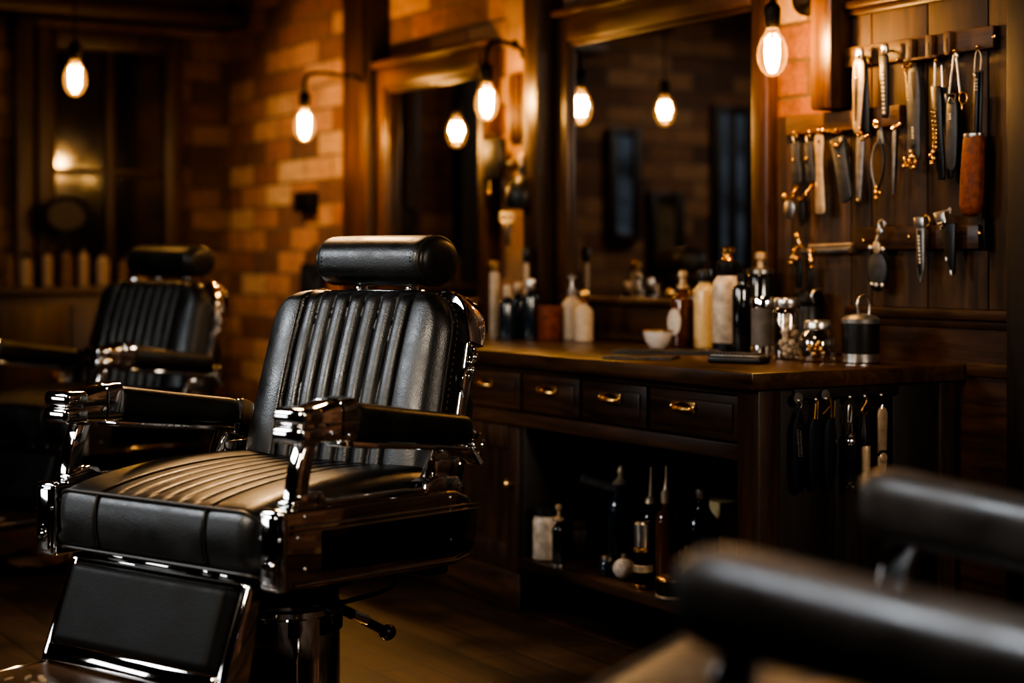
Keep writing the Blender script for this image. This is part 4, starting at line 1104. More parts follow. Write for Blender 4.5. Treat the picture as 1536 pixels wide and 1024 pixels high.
mb = MB(); EN.bar(mb, (1247, 626), (1246, 735), [(0, 4), (.2, 9), (.7, 9), (1, 5)], .029, .008, .002, 1); t.part('blade', mb, 'navy')
t = tool('glass_atomiser', 'clear cylinder with sparkling metal ends hanging on the counter end', 'bottle', 1275, 610, EN, .028, GE)
def vtube(mb, px, ys, rs, d, n=20):
    c = EN.p(px, ys[0], d); z = [EN.p(px, y, d).z for y in ys]
    mb.lathe([(r, zz - z[-1]) for r, zz in list(zip(rs, z))[::-1]], (c.x, c.y, z[-1]), n); return mb
t.part('tube', vtube(MB(), 1275.5, (664, 668, 722, 726), (.011, .013, .013, .011), .030), 'darkglass')
t.part('cap', vtube(MB(), 1275.5, (632, 640, 650, 653, 658, 662, 666), (.004, .006, .008, .014, .012, .015, .012), .030), 'chrome')
t.part('foot', vtube(MB(), 1275, (718, 722, 727, 731, 735), (.010, .013, .009, .013, .006), .030), 'chrome')
mb = MB(); EN.line(mb, [(1272, 633), (1272, 612), (1275, 604), (1278, 612), (1276, 633)], .030, .0018, 6, 1); t.part('hanging_wire', mb, 'steel')
t = tool('tube_trimmer', 'cylinder trimmer with beige grip hung on a curled wire', 'trimmer', 1297, 610, EN, .028, GE)
t.part('grip', vtube(MB(), 1298, (668, 670, 724, 726), (.0135, .014, .014, .012), .032), 'beige_metal')
t.part('end_cap', vtube(MB(), 1299.5, (724, 726, 735, 738), (.015, .0155, .0155, .012), .032), 'beige_metal')
t.part('collar', vtube(MB(), 1296, (622, 628, 640, 644, 660, 668), (.006, .008, .009, .012, .013, .0135), .032), 'black_metal')
mb = MB(); EN.line(mb, [(1300, 595), (1300, 603), (1294, 611), (1292, 617), (1296, 622), (1300, 619)], .032, .002, 8, 2); t.part('hanging_wire', mb, 'brass')
t = tool('folding_clip', 'beige two-part folding clip with a round joint, farthest right on the counter end', 'clip', 1324, 612, EN, .028, GE)
mb = MB(); EN.bar(mb, (1325, 610), (1324, 680), [(0, 3), (.08, 6), (.15, 7), (1, 6.4)], .032, .007, .002); t.part('upper_arm', mb, 'beige_metal')
mb = MB(); EN.bar(mb, (1324.5, 684), (1323, 735), [(0, 6), (.2, 7), (.35, 6), (.9, 6), (1, 3)], .033, .008, .002); t.part('lower_arm', mb, 'beige_metal')
mb = MB(); mb.lathe([(.0135, 0), (.0135, .003), (.010, .005), (.001, .005)], EN.p(1324.5, 686, .033), 22, 'y', Matrix.Rotation(PI, 4, 'X')); t.part('joint', mb, 'beige_metal')
mb = MB(); EN.line(mb, [(1322, 613), (1324, 605), (1327, 613)], .034, .0018, 6, 1); t.part('hanging_loop', mb, 'steel')
mb = MB(); EN.bar(mb, (1319, 678), (1330, 677), [(0, 2.2), (1, 2.2)], .0335, .003, 0); t.part('gap', mb, 'black_blade')

# ------------------------------------------------------------------ bottles and bits
def place(px, Y, z):
    X = (px - CX) / F * Y; return Vector((CA * X + SA * Y, -SA * X + CA * Y, z))
def bottle(name, label, cat, loc, parts, group=None, rz=0):
    """parts: (part name, material, profile[(r,z)...]) around the vertical axis; sub = nested"""
    t = empty(name, loc, rz); tag(t, label, cat, group); made = {}
    for it in parts:
        nm, mat, prof = it[:3]; par = made.get(it[3]) if len(it) > 3 else t
        if callable(prof): mb = prof(MB())
        else: mb = MB().lathe(prof, n=32)
        made[nm] = mb.build(nm, M[mat], par)
    return t
def body(r, h, neck, nh, sh=.03, foot=.004):
    return [(r - foot, 0), (r, foot), (r, h - sh), (r * .93, h - sh * .6), (r * .70, h - sh * .22), (neck, h), (neck, h + nh)]
Z = CZT + .0006
GB = 'grooming bottles and jars on the counter'
bottle('oil_bottle', 'amber-brown bottle with a pale oval label, leftmost of the tall counter bottles', 'bottle', place(1024, 5.85, Z), [
    ('bottle_body', 'amber', body(.042, .185, .017, .012)), ('stopper', 'beige_metal', [(.019, .196), (.021, .20), (.019, .208), (.013, .212), (.012, .232), (.017, .238), (.016, .254), (.006, .26)]),
    ('label', 'paper', lambda mb: mb.slab([Vector((-.0435, .0, .085)) + Vector((0, .030 * math.cos(a), .045 * math.sin(a))) for a in [2 * PI * k / 24 for k in range(24)]], (.003, 0, 0), .0005), 'bottle_body')], GB, .2)
bottle('lotion_bottle', 'pale yellow lotion bottle with a black cap between the brown and the patterned bottles', 'bottle', place(1057, 5.76, Z), [
    ('bottle_body', 'lotion', body(.037, .215, .020, .01)), ('cap', 'black_plastic', [(.024, .222), (.025, .226), (.025, .255), (.022, .262), (.001, .263)])], GB)
bottle('tonic_bottle', 'tallest white patterned bottle with black collar and brass stopper', 'bottle', place(1092, 5.50, Z), [
    ('bottle_body', 'milk', [(.048, .028), (.050, .032), (.050, .205), (.046, .225), (.034, .242), (.030, .248)]), ('foot', 'navy', [(.046, 0), (.050, .004), (.0505, .030), (.047, .034)]),
    ('collar', 'black_plastic', [(.034, .244), (.037, .248), (.037, .285), (.030, .290), (.018, .291)]),
    ('stopper', 'brass', [(.018, .289), (.020, .293), (.016, .298), (.013, .312), (.022, .318), (.023, .330), (.016, .336), (.001, .337)])], GB)
bottle('dark_bottle', 'black square-shouldered bottle standing against the patterned bottle', 'bottle', place(1113, 5.36, Z), [
    ('bottle_body', 'darkglass', [(.028, 0), (.030, .004), (.030, .20), (.026, .212), (.014, .218), (.013, .228)]), ('cap', 'black_plastic', [(.015, .226), (.016, .23), (.016, .25), (.001, .252)])], GB)
bottle('cologne_bottle', 'black bottle with a bright collar and stopper behind the banded tin', 'bottle', place(1141, 5.53, Z), [
    ('bottle_body', 'darkglass', [(.042, 0), (.046, .004), (.046, .235), (.042, .246), (.03, .25)]), ('collar', 'steel', [(.040, .246), (.045, .250), (.045, .262), (.030, .268), (.016, .270)]),
    ('stopper', 'beige_metal', [(.014, .268), (.011, .276), (.013, .292), (.020, .298), (.020, .312), (.014, .318), (.001, .319)])], GB)
bottle('banded_tin', 'grey cylinder tin with polished steel bands at top and foot', 'tin', place(1146, 5.24, Z), [
    ('tin_body', 'paper_grey', [(.036, .005), (.039, .028), (.039, .150), (.036, .152)]), ('foot_band', 'chrome', [(.037, 0), (.040, .003), (.040, .034), (.038, .036)]),
    ('lid', 'chrome', [(.039, .148), (.041, .150), (.041, .176), (.038, .182), (.001, .184)])], GB)
def cotton(mb):
    rnd = random.Random(4)
    for k in range(34):
        a = rnd.uniform(0, 2 * PI); r = rnd.uniform(0, .028); mb.ball((r * math.cos(a), r * math.sin(a), .014 + .0034 * k), .012, (1, 1, .9), 8, 6)
    return mb
bottle('cotton_jar', 'clear straight jar of pale cotton with a metal lid, right of the banded tin', 'jar', place(1181, 5.10, Z), [
    ('jar_glass', 'clear', [(.040, 0), (.044, .004), (.044, .135), (.038, .150), (.034, .154), (.034, .158)]), ('cotton', 'cotton', cotton), ('lid', 'steel', [(.037, .152), (.039, .155), (.039, .176), (.036, .181), (.001, .183)])], GB)
def facets(mb):
    rnd = random.Random(9)
    for k in range(16):
        a = rnd.uniform(0, 2 * PI); r = rnd.uniform(.0, .034)
        mb.box((r * math.cos(a), r * math.sin(a), .016 + rnd.uniform(0, .052)), (.016, .012, .014), .003, Matrix.Rotation(rnd.uniform(0, 3), 4, (rnd.random(), rnd.random(), 1)), 1)
    return mb
bottle('trinket_jar', 'squat round glass jar full of shiny metal bits, left of the ring-topped tin', 'jar', place(1227, 4.98, Z), [
    ('jar_glass', 'clear', [(.046, 0), (.054, .006), (.057, .03), (.056, .06), (.048, .080), (.036, .090), (.034, .098)]), ('metal_bits', 'brass', facets), ('lid', 'steel', [(.036, .094), (.039, .097), (.039, .114), (.035, .120), (.001, .121)])], GB)
bottle('canister', 'tall black canister with a domed lid behind the glass jars', 'canister', place(1213, 5.36, Z), [
    ('canister_body', 'black_plastic', [(.042, 0), (.046, .004), (.046, .150), (.043, .155)]), ('lid', 'black_metal', [(.047, .152), (.049, .156), (.048, .176), (.040, .194), (.020, .203), (.001, .205)]),
    ('clasp', 'steel', lambda mb: mb.tube(smooth_line([(-.02, -.046, .16), (-.03, -.044, .185), (-.015, -.046, .200), (.01, -.044, .203)], 2), .004, 8))], GB)
bottle('ring_top_tin', 'black tin with a wire ring handle, nearest the lowest tools', 'tin', place(1291, 4.94, Z), [
    ('tin_body', 'black_plastic', [(.050, .005), (.053, .02), (.053, .112), (.050, .114)]), ('foot_band', 'steel', [(.050, 0), (.0545, .003), (.0545, .026), (.051, .028)]),
    ('lid', 'dull_steel', [(.052, .110), (.055, .113), (.055, .124), (.045, .134), (.015, .140), (.001, .141)]),
    ('ring_handle', 'steel', lambda mb: mb.tube([(-.018, -.012, .130)] + [(.0 + .024 * math.cos(a), -.012, .165 + .026 * math.sin(a)) for a in [PI - .15 - PI * 1.0 * k / 16 + .15 for k in range(17)]] + [(.020, -.012, .130)], .0042, 10))], GB)
bottle('shaving_bowl', 'small pale porcelain shaving bowl with a warm rim', 'bowl', place(987, 5.72, Z), [
    ('bowl', 'porcelain', [(.022, 0), (.026, .004), (.040, .022), (.048, .046), (.050, .060), (.047, .060), (.044, .044), (.034, .020), (.001, .012)]), ('rim', 'brass', [(.0475, .058), (.0505, .058), (.051, .061), (.0475, .063)])], GB)
# brush tray, strap and folded leather lying on the worktop
c = place(1108, 4.93, Z)
t = Thing('brush_tray', 'black oblong tray holding a short-bristled brush, near the worktop edge', 'tray', c)
rot = Matrix.Rotation(math.radians(-62), 4, 'Z')
mb = MB(); mb.box(c + Vector((0, 0, .010)), (.165, .075, .020), .007, rot, 3); t.part('tray_body', mb, 'black_plastic')
mb = MB(); mb.box(c + Vector((0, 0, .021)), (.15, .06, .004), .002, rot); t.part('tray_rim', mb, 'dull_steel')
mb = MB()
for i in range(12):
    for j in range(4): mb.lathe([(.0045, 0), (.004, .007), (.001, .008)], c + rot.to_3x3() @ Vector((-.062 + i * .0112, -.018 + j * .012, .0225)), 6)
b_ = t.part('bristles', mb, 'leather_brown'); b_['kind'] = 'stuff'
c = place(1000, 5.42, Z)
mb = MB(); rings = []
rot = Matrix.Rotation(math.radians(-48), 4, 'Z')
for k in range(25):
    u = -.17 + .34 * k / 24; h = .006 + .004 * math.sin(k * .5) ** 2
    rings.append([c + rot.to_3x3() @ Vector((u, v, zz)) for v, zz in ((-.034, .0005), (.034, .0005), (.034, h + .002), (0, h + .007), (-.034, h + .002))])
mb.loft(rings)
t = Thing('razor_case', 'long black leather razor case lying in front of the bowl', 'case', c); cs = t.part('case_body', mb, 'leather')
mb = MB(); mb.ball(c + rot.to_3x3() @ Vector((.13, -.012, .014)), .006, (1, 1, .6)); t.part('snap', mb, 'steel', cs)
c = place(962, 5.13, Z)
mb = MB(); rot = Matrix.Rotation(math.radians(-50), 4, 'Z')
def wavy(u, v): return .0065 + .004 * abs(math.sin(u * 22)) * (1 + v * 6) + .002 * math.cos(v * 60)
rings = []
for k in range(31):
    u = -.105 + .21 * k / 30; w_ = .05 - .01 * math.sin(k * .4)
    rings.append([c + rot.to_3x3() @ Vector((u, v, .0005)) for v in (-w_, 0, w_)] + [c + rot.to_3x3() @ Vector((u, v, wavy(u, v))) for v in (w_, w_ * .5, 0, -w_ * .5, -w_)])
mb.loft(rings)
t = Thing('leather_wallet', 'thin folded brown leather roll near the front edge of the worktop', 'leather roll', c); t.part('leather_fold', mb, 'leather_brown', ang=60)
# far end of the counter, left of the large mirror
GF = 'bottles at the far end of the counter'
bottle('pump_bottle', 'cream pump bottle standing against the large mirror', 'bottle', place(858, 6.36, Z), [
    ('bottle_body', 'cream', body(.038, .155, .016, .01)), ('pump', 'steel', [(.018, .164), (.019, .168), (.019, .186), (.008, .190), (.007, .222), (.017, .226), (.018, .236), (.001, .24)])], GF)
bottle('pump_bottle', 'cream bottle with a round brass stopper, right of the cream pump bottle', 'bottle', place(876, 6.22, Z), [
    ('bottle_body', 'cream', body(.034, .130, .014, .01)), ('stopper', 'brass', [(.015, .138), (.016, .142), (.010, .150), (.016, .162), (.018, .174), (.012, .186), (.001, .189)])], GF)
bottle('leather_cup', 'red-brown leather cup beside the dark post', 'cup', place(824, 6.35, Z), [
    ('cup_body', 'tan_leather', [(.042, 0), (.045, .004), (.046, .125), (.043, .126), (.040, .02), (.001, .01)])], GF)
bottle('slim_bottle', 'tall slim pale tube bottle nearest to the sharp chair', 'bottle', place(742, 6.50, Z), [
    ('bottle_body', 'cream', [(.018, 0), (.02, .003), (.02, .24), (.016, .25), (.012, .255)]), ('cap', 'brass', [(.019, .252), (.021, .256), (.021, .286), (.016, .292), (.001, .293)])], GF)
for px, Y, h, cap, lab in ((761, 6.40, .15, 'cream', 'dark bottle with a pale cap, right of the slim pale bottle'), (777, 6.50, .16, 'beige_metal', 'dark bottle with a beige cap in the middle of the dark trio'), (796, 6.38, .175, 'steel', 'dark bottle with a steel cap beside the leather cup')):
    bottle('dark_tonic_bottle', lab, 'bottle', place(px, Y, Z), [
        ('bottle_body', 'blueglass', body(.026 + .002 * (px % 3), h, .012, .012, .02)), ('cap', cap, [(.015, h + .008), (.017, h + .011), (.016, h + .045), (.012, h + .052), (.001, h + .053)])], GF)
bottle('brush_jar', 'dark jar holding an upright pale handled brush behind the dark bottles', 'jar', place(790, 6.66, Z), [
    ('jar_body', 'darkglass', [(.033, 0), (.036, .004), (.036, .12), (.033, .122), (.030, .02), (.001, .01)]), ('brush_handle', 'cream', [(.008, .012), (.010, .15), (.011, .27), (.006, .29), (.001, .292)]), ('brush_tuft', 'black_plastic', [(.012, .285), (.015, .30), (.018, .335), (.012, .345), (.001, .347)], 'brush_handle')], GF)
# things hung between the mirrors
PL = Plane('x', 3.580)
kr = Thing('hook_rail', 'narrow dark hook rail on the warm wall strip between the mirrors', 'hook rail', PL.p(775, 215))
mb = MB(); mb.span((3.568, 5.81, 1.50), (3.5845, 6.065, 1.53), .003); kr.part('board', mb, 'wood_y')
for px in (742, 760, 785): hook(kr, px, 236, .017, .03, 8, 'brass', PL)
t = Thing('leather_pouch', 'black hanging pouch on the frame between the mirrors', 'pouch', PL.p(737, 208, .05))
mb = MB(); PL.slab(mb, [(724, 208), (748, 206), (750, 240), (746, 268), (727, 268), (722, 240)], .085, .035, .008); t.part('pouch_body', mb, 'leather')
mb = MB(); PL.line(mb, [(726, 208), (736, 198), (747, 207)], .07, .004, 8, 2); t.part('hanging_strap', mb, 'leather_brown')
mb = MB(); mb.ball(PL.p(734, 290, .07), .012); PL.line(mb, [(734, 290), (734, 268)], .07, .003); t.part('tassel_bead', mb, 'brass')
t = Thing('dusting_brush', 'round black neck duster hanging between the mirrors', 'brush', PL.p(785, 238, .05))
mb = MB(); cc = PL.p(783, 291, .075); mb.lathe([(.010, .13), (.014, .10), (.016, .075), (.045, .055), (.062, .02), (.066, -.02), (.058, -.055), (.02, -.062), (.001, -.063)], cc, 28); t.part('bristle_head', mb, 'black_plastic')
mb = MB(); mb.lathe([(.012, .10), (.015, .12), (.013, .15), (.005, .16)], cc, 20); t.part('handle', mb, 'beige_metal')
t = Thing('barber_scissors', 'steel scissors hanging under the black neck duster', 'scissors', PL.p(760, 318, .05))
mb = MB(); PL.line(mb, PL.oval((755, 326), 5, 7), .06, .005, 8, 0, True); PL.line(mb, PL.oval((766, 326), 5, 7), .06, .005, 8, 0, True); t.part('finger_loop', mb, 'steel')
mb = MB(); PL.bar(mb, (757, 332), (763, 370), [(0, 3), (.4, 5), (1, .8)], .062, .006, .001); t.part('blade', mb, 'steel')
mb = MB(); PL.line(mb, [(755, 319), (760, 300), (766, 319)], .058, .002, 6); t.part('hanging_cord', mb, 'leather_brown')
mb = MB(); PL.bar(mb, (765, 332), (757, 368), [(0, 3), (.4, 5), (1, .8)], .056, .006, .001); t.part('blade', mb, 'steel')
# switch box on the brick wall, hook with a dark cap
bx = Plane('x', WX); c = bx.p(466, 303)
t = Thing('switch_box', 'small black switch box on the brick wall', 'switch', c)
mb = MB(); mb.box(c + Vector((-.028, 0, 0)), (.05, .20, .10), .008); t.part('case', mb, 'black_metal')
mb = MB(); mb.box(c + Vector((-.056, -.03, 0)), (.012, .03, .045), .004); t.part('toggle', mb, 'iron')
c = bx.p(478, 425)
t = Thing('apron', 'dark apron hanging low on the brick wall', 'apron', c)
mb = MB(); rings = []
for k in range(17):
    z = c.z + .10 - .42 * k / 16; wv = .10 + .05 * k / 16
    rings.append([Vector((3.612, c.y - wv, z))] + [Vector((3.575 + .016 * math.sin(j * 1.3 + k * .1), c.y - wv + 2 * wv * j / 14, z)) for j in range(15)] + [Vector((3.612, c.y + wv, z))])
mb.loft(rings); ap = t.part('cloth', mb, 'navy', ang=60)
mb = MB(); mb.tube(smooth_line([(3.59, c.y - .08, c.z + .10), (3.60, c.y, c.z + .22), (3.59, c.y + .08, c.z + .10)], 2), .006, 8); t.part('hanging_strap', mb, 'navy')

# bottles on the shelf inside the counter
SZ = .1765
GS = 'bottles and bits on the shelf under the drawers'
def sh(px, py): Y = (EYE - SZ) * F / (py - HY); return place(px, Y, SZ)
bottle('label_jar', 'clear glass jar with a grey label at the far end of the shelf', 'jar', sh(819, 838), [
    ('jar_glass', 'milk', [(.038, 0), (.042, .004), (.042, .12), (.038, .135), (.032, .14)]), ('lid', 'black_plastic', [(.036, .138), (.040, .141), (.040, .165), (.001, .168)])], GS)
bottle('dropper_bottle', 'thin dark bottle with a ball stopper in front of the label jar', 'bottle', sh(838, 851), [
    ('bottle_body', 'darkglass', body(.020, .135, .008, .01, .02)), ('stopper', 'beige_metal', [(.010, .142), (.018, .146), (.018, .153), (.006, .158), (.005, .175), (.011, .182), (.011, .192), (.001, .197)]), ('foot', 'steel', [(.018, 0), (.022, .002), (.022, .012), (.018, .014)])], GS)
bottle('balm_jar', 'dull tan round jar in shadow, left of the tall spray bottle', 'jar', sh(872, 832), [
    ('jar_body', 'leather_brown', [(.045, 0), (.048, .004), (.048, .08), (.044, .09)]), ('lid', 'wood', [(.050, .088), (.050, .112), (.046, .118), (.001, .12)])], GS)
bottle('spray_bottle', 'tall dark blue spray bottle with a silvery cone top', 'bottle', sh(932, 842), [
    ('bottle_body', 'blueglass', body(.047, .215, .024, .03, .05)), ('spray_head', 'beige_metal', [(.028, .243), (.030, .247), (.016, .262), (.010, .270), (.014, .282), (.008, .300), (.001, .305)]),
    ('nozzle', 'dull_steel', lambda mb: mb.tube([(0, 0, .225), (-.06, .045, .245), (-.10, .08, .262)], .017, 12))], GS)
bottle('ink_pot', 'small dark round pot on the shelf beside the beige powder puff', 'pot', sh(912, 862), [
    ('pot', 'blueglass', [(.022, 0), (.026, .004), (.027, .035), (.020, .045)]), ('lid', 'steel', [(.021, .044), (.022, .056), (.016, .060), (.001, .061)])], GS)
t = Thing('powder_puff', 'beige round powder puff on the shelf', 'puff', sh(936, 868))
mb = MB(); mb.ball(t.o + Vector((0, 0, .031)), .034, (1, 1, .92), 24, 16); t.part('puff', mb, 'cotton')
mb = MB(); mb.lathe([(.006, .060), (.008, .064), (.010, .072), (.001, .076)], t.o, 14); t.part('knob', mb, 'beige_metal')
bottle('metal_trimmer', 'upright silver and black banded can at the front of the shelf', 'can', sh(965, 881), [
    ('can_body', 'black_metal', [(.026, .0), (.028, .004), (.028, .118), (.026, .12)]), ('upper_sleeve', 'steel', [(.026, .112), (.0275, .116), (.0275, .185), (.022, .192), (.001, .194)]),
    ('foot_band', 'brass', [(.027, 0), (.030, .002), (.030, .010), (.028, .012)]), ('middle_band', 'beige_metal', [(.0275, .045), (.030, .048), (.030, .066), (.0275, .069)]), ('neck_band', 'brass', [(.0275, .104), (.030, .107), (.030, .114), (.0275, .117)])], GS)
bottle('nozzle_bottle', 'dark bottle with a long thin nozzle behind the banded can', 'bottle', sh(977, 862), [
    ('bottle_body', 'darkglass', body(.030, .200, .012, .015, .04)), ('nozzle', 'beige_metal', [(.016, .213), (.021, .217), (.019, .228), (.009, .238), (.007, .262), (.0045, .300), (.004, .325), (.001, .326)])], GS)
bottle('amber_bottle', 'amber glass bottle with a slender pump nozzle', 'bottle', sh(1000, 871), [
    ('bottle_body', 'amber', body(.034, .215, .013, .015, .04)), ('nozzle', 'beige_metal', [(.015, .228), (.018, .231), (.018, .262), (.011, .27), (.008, .285), (.0045, .310), (.004, .340), (.001, .341)])], GS)
bottle('pomade_tin', 'low black tin with a brass rim at the front of the shelf', 'tin', sh(1009, 895), [
    ('tin_body', 'black_metal', [(.042, 0), (.046, .003), (.046, .048), (.044, .05)]), ('lid_rim', 'brass', [(.0455, .046), (.048, .048), (.048, .056), (.044, .059), (.001, .06)]), ('foot_rim', 'beige_metal', [(.046, 0), (.049, .001), (.049, .008), (.046, .009)])], GS)
bottle('cone_bottle', 'blue-black flask with a wide shoulder and pale stopper near the corner post', 'bottle', sh(1053, 868), [
    ('bottle_body', 'blueglass', [(.045, 0), (.050, .005), (.052, .15), (.048, .175), (.030, .20), (.022, .215), (.021, .24)]), ('stopper', 'steel', [(.022, .238), (.024, .242), (.024, .268), (.018, .274), (.001, .275)])], GS)
t = Thing('cardboard_box', 'dull yellow small box behind the flask on the shelf', 'box', sh(1080, 858))
mb = MB(); mb.box(t.o + Vector((0, 0, .11)), (.09, .12, .22), .004); bx_ = t.part('carton', mb, 'lotion')
mb = MB(); mb.box(t.o + Vector((-.046, -.0, .14)), (.002, .08, .05), 0); t.part('label', mb, 'paper_grey', bx_)

# sideboard against the glazed partition with a few bits on it
sb = Thing('sideboard', 'dark sideboard against the end wall, behind the blurred chair', 'sideboard', (2.72, BY - .35, 0))
mb = MB(); mb.span((2.15, BY - .55, .95), (3.30, BY - .125, .99), .006); sb.part('top', mb, 'wood_x')
mb = MB(); mb.span((2.18, BY - .52, .06), (3.27, BY - .125, .95), .004); cs = sb.part('carcass', mb, 'wood_x')
for k in range(3):
    mb = MB(); mb.span((2.20 + k * .36, BY - .54, .12), (2.53 + k * .36, BY - .518, .90), .006); d_ = sb.part('door', mb, 'wood')
    mb = MB(); mb.lathe([(.006, 0), (.007, .012), (.014, .02), (.010, .03), (.001, .032)], (2.48 + k * .36, BY - .54, .55), 12, 'y', Matrix.Rotation(PI, 4, 'X')); sb.part('knob', mb, 'brass', d_)
mb = MB(); mb.span((2.16, BY - .50, 0), (3.29, BY - .14, .06)); sb.part('plinth', mb, 'black_wood')
rnd = random.Random(12)
for k in range(9):
    h = rnd.uniform(.13, .20); x = 2.30 + k * .098 + rnd.uniform(-.01, .01)
    bottle('storage_bottle', ('%s bottle on the sideboard, %s from the window post' % (rnd.choice(['stout pale', 'slim pale']), ['first', 'second', 'third', 'fourth', 'fifth', 'sixth', 'seventh', 'eighth', 'ninth'][k])), 'bottle', (x, BY - .34, .99), [
        ('bottle_body', 'balm' if k % 3 else 'rail_wood', body(.028 + .008 * (k % 2), h, .012, .012, .03)), ('cap', 'black_plastic', [(.015, h + .01), (.016, h + .035), (.001, h + .037)])], 'bottles on the sideboard')
mb = MB(); mb.torus((2.62, BY - .24, 1.36), .11, .014, 'y', 32, 8, (1, .8, 1)); 
cl = Thing('round_disc', 'dark round framed disc on a stand on the sideboard', 'mirror', (2.62, BY - .24, .99))
cl.part('ring_frame', mb, 'black_metal')
mb = MB(); mb.lathe([(.105, -.006), (.105, .006)], (2.62, BY - .24, 1.36), 32, 'y', Matrix.Diagonal((1, .8, 1, 1))); cl.part('glass', mb, 'black_wood')  # plain dark wooden face standing in for a dark arch, no mirror glass
mb = MB(); mb.lathe([(.05, 0), (.05, .012), (.02, .03), (.014, .10), (.014, .285)], (2.62, BY - .24, .99), 24); cl.part('stand', mb, 'black_metal')

# ------------------------------------------------------------------ lamps
def bulb(name, p, bracket, label, watts, far=True, group='amber filament lamps', wx=WX, rz=0):
    """p = centre of the glass; bracket: 'wall' or 'ceiling'."""
    t = empty(name, p, rz); tag(t, label, 'lamp', group)
    prof = [(.004, -.074), (.016, -.071), (.030, -.058), (.040, -.036), (.043, -.014), (.040, .010), (.031, .034), (.021, .052), (.0165, .066), (.016, .072)]
    MB().lathe([(r * 1.08, z * 1.08 if z < .05 else z) for r, z in prof], n=32).build('bulb_glass', M['bulbglass'], t)
    mb = MB()
    for k in range(7):
        a = 2 * PI * k / 7; b = 2 * PI * (k + .5) / 7
        mb.tube([(.018 * math.cos(a), .018 * math.sin(a), -.042), (.021 * math.cos(b), .021 * math.sin(b), .034)], .0021 if not far else .0032, 6)
        mb.tube([(.021 * math.cos(b), .021 * math.sin(b), .034), (.018 * math.cos(a + 2 * PI / 7), .018 * math.sin(a + 2 * PI / 7), -.042)], .0021 if not far else .0032, 6)
    mb.build('filament', M['filament_far' if far else 'filament'], t)
    mb = MB(); mb.tube([(0, 0, .07), (0, 0, .036)], .004, 8); mb.tube([(0, 0, -.042), (0, 0, -.05)], .003, 8)
    mb.build('filament_stem', M['brass'], t)
    mb = MB(); mb.lathe([(.017, .066), (.019, .070), (.024, .080), (.026, .125), (.022, .135), (.010, .145), (.004, .15)], n=24)
    s = mb.build('lamp_socket', M['iron'], t)
    if bracket == 'wall':
        d = (wx - p[0]) / math.cos(rz)
        mb = MB(); pts = smooth_line([(0, 0, .145), (0, 0, .20), (.03, 0, .235), (d * .6, 0, .225), (d - .02, 0, .19)], 3)
        mb.tube(pts, .009, 10)
        mb.build('lamp_arm', M['iron'], t)
        mb = MB(); mb.lathe([(.055, 0), (.055, .012), (.04, .022), (.028, .03), (.020, .045), (.001, .047)], (d - .002, 0, .19), 28, 'x', Matrix.Rotation(PI, 4, 'Y'))
        mb.ball((d * .6, 0, .225), .018)
        mb.build('wall_rose', M['iron'], t)
    else:
        top = bracket - p[2]
        MB().tube([(0, 0, .145), (0, 0, top - .01)], .005, 8).build('lamp_cord', M['black_plastic'], t)
        MB().lathe([(.06, top), (.058, top - .02), (.03, top - .035), (.008, top - .045)], n=24).build('ceiling_rose', M['iron'], t)
    l = bpy.data.lights.new('lamp_light', 'POINT'); l.energy = watts; l.color = (1, .60, .28); l.shadow_soft_size = .03
    lo = bpy.data.objects.new('lamp_light', l); COL.objects.link(lo); lo.location = p
    return t
bulb('wall_sconce', (3.370, 4.116, 1.761), 'wall', 'nearest filament bulb lamp, on the wall arm beside the hanging tools', 17, False, rz=.45)
bulb('wall_sconce', (3.374, 5.859, 1.749), 'wall', 'filament bulb lamp on a wall arm between the two mirrors', 16, wx=3.585)
bulb('wall_sconce', (3.200, 7.205, 1.743), 'wall', 'filament bulb lamp on a wall arm before the brick wall', 50)
bulb('pendant_lamp', (2.103, 7.044, 1.880), CZ, 'hanging filament bulb lamp over the blurred back chair', 8)

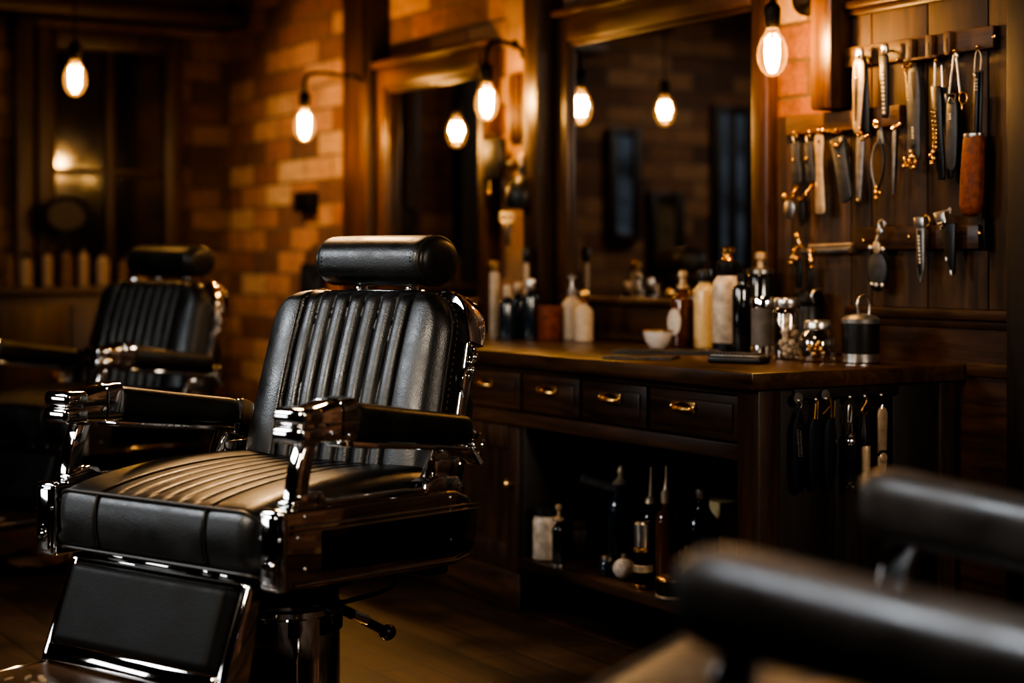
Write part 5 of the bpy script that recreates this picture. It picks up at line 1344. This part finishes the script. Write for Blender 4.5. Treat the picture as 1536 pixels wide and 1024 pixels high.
def area(name, loc, target, size, watts, col, sy=None, spread=180):
    l = bpy.data.lights.new(name, 'AREA'); l.energy = watts; l.color = col; l.shape = 'RECTANGLE'; l.size = size; l.size_y = sy or size; l.spread = math.radians(spread)
    o = bpy.data.objects.new(name, l); COL.objects.link(o); o.location = loc
    o.rotation_euler = (Vector(target) - Vector(loc)).to_track_quat('-Z', 'Y').to_euler()
    return o
area('soft_key', (-1.2, 5.2, 2.3), (1.8, 4.2, .9), 1.0, 13, (.90, .95, 1.0), .8, 110)
area('low_strip_fill', (-1.5, 5.2, .72), (1.5, 3.9, .72), 1.1, 1.6, (.92, .96, 1.0), .35, 110)  # added unseen strip light, whitens the upright chrome faces; no window there
area('front_fill', (-.9, 2.9, 2.1), (2.6, 4.2, .6), .7, 6, (1, .86, .68), .7, 80)
area('side_fill', (2.3, -.6, 2.2), (3.2, 3.6, .7), .6, 7, (1, .84, .68), None, 70)
area('warm_top', (2.4, 6.0, 2.75), (1.7, 3.8, .8), .5, 6.5, (1, .60, .28), None, 80)
area('brick_wash', (2.3, 8.0, 2.85), (3.62, 8.3, 1.2), .4, 8, (1, .74, .48), None, 80)
area('wall_wash', (1.9, 3.2, 2.7), (3.6, 3.9, 1.2), .4, 2.2, (1, .68, .38), None, 80)
area('near_cool', (1.0, 1.0, 2.8), (1.45, 1.4, .8), .5, 10, (.85, .92, 1.0), None, 80)
area('back_wash', (.2, 7.4, 2.85), (.5, 9.1, 1.3), .6, 16, (1, .88, .76), None, 120)

w = bpy.data.worlds.new('dim_room'); SC.world = w; w.use_nodes = True
w.node_tree.nodes['Background'].inputs[0].default_value = (1, .7, .45, 1)
w.node_tree.nodes['Background'].inputs[1].default_value = .004

cd = bpy.data.cameras.new('camera'); cam = bpy.data.objects.new('camera', cd); COL.objects.link(cam)
cam.location = (0, 0, EYE); cam.rotation_euler = (PI / 2, 0, -math.atan2(SA, CA))
cd.sensor_width = 36; cd.lens = F / 1536 * 36; cd.shift_y = -(512 - HY) / 1536; cd.clip_start = .05
cd.dof.use_dof = True; cd.dof.focus_distance = 4.25; cd.dof.aperture_fstop = 1.5; cd.dof.aperture_blades = 0
SC.camera = cam
SC.view_settings.view_transform = 'AgX'
SC.view_settings.look = 'AgX - High Contrast'
SC.view_settings.exposure = .7
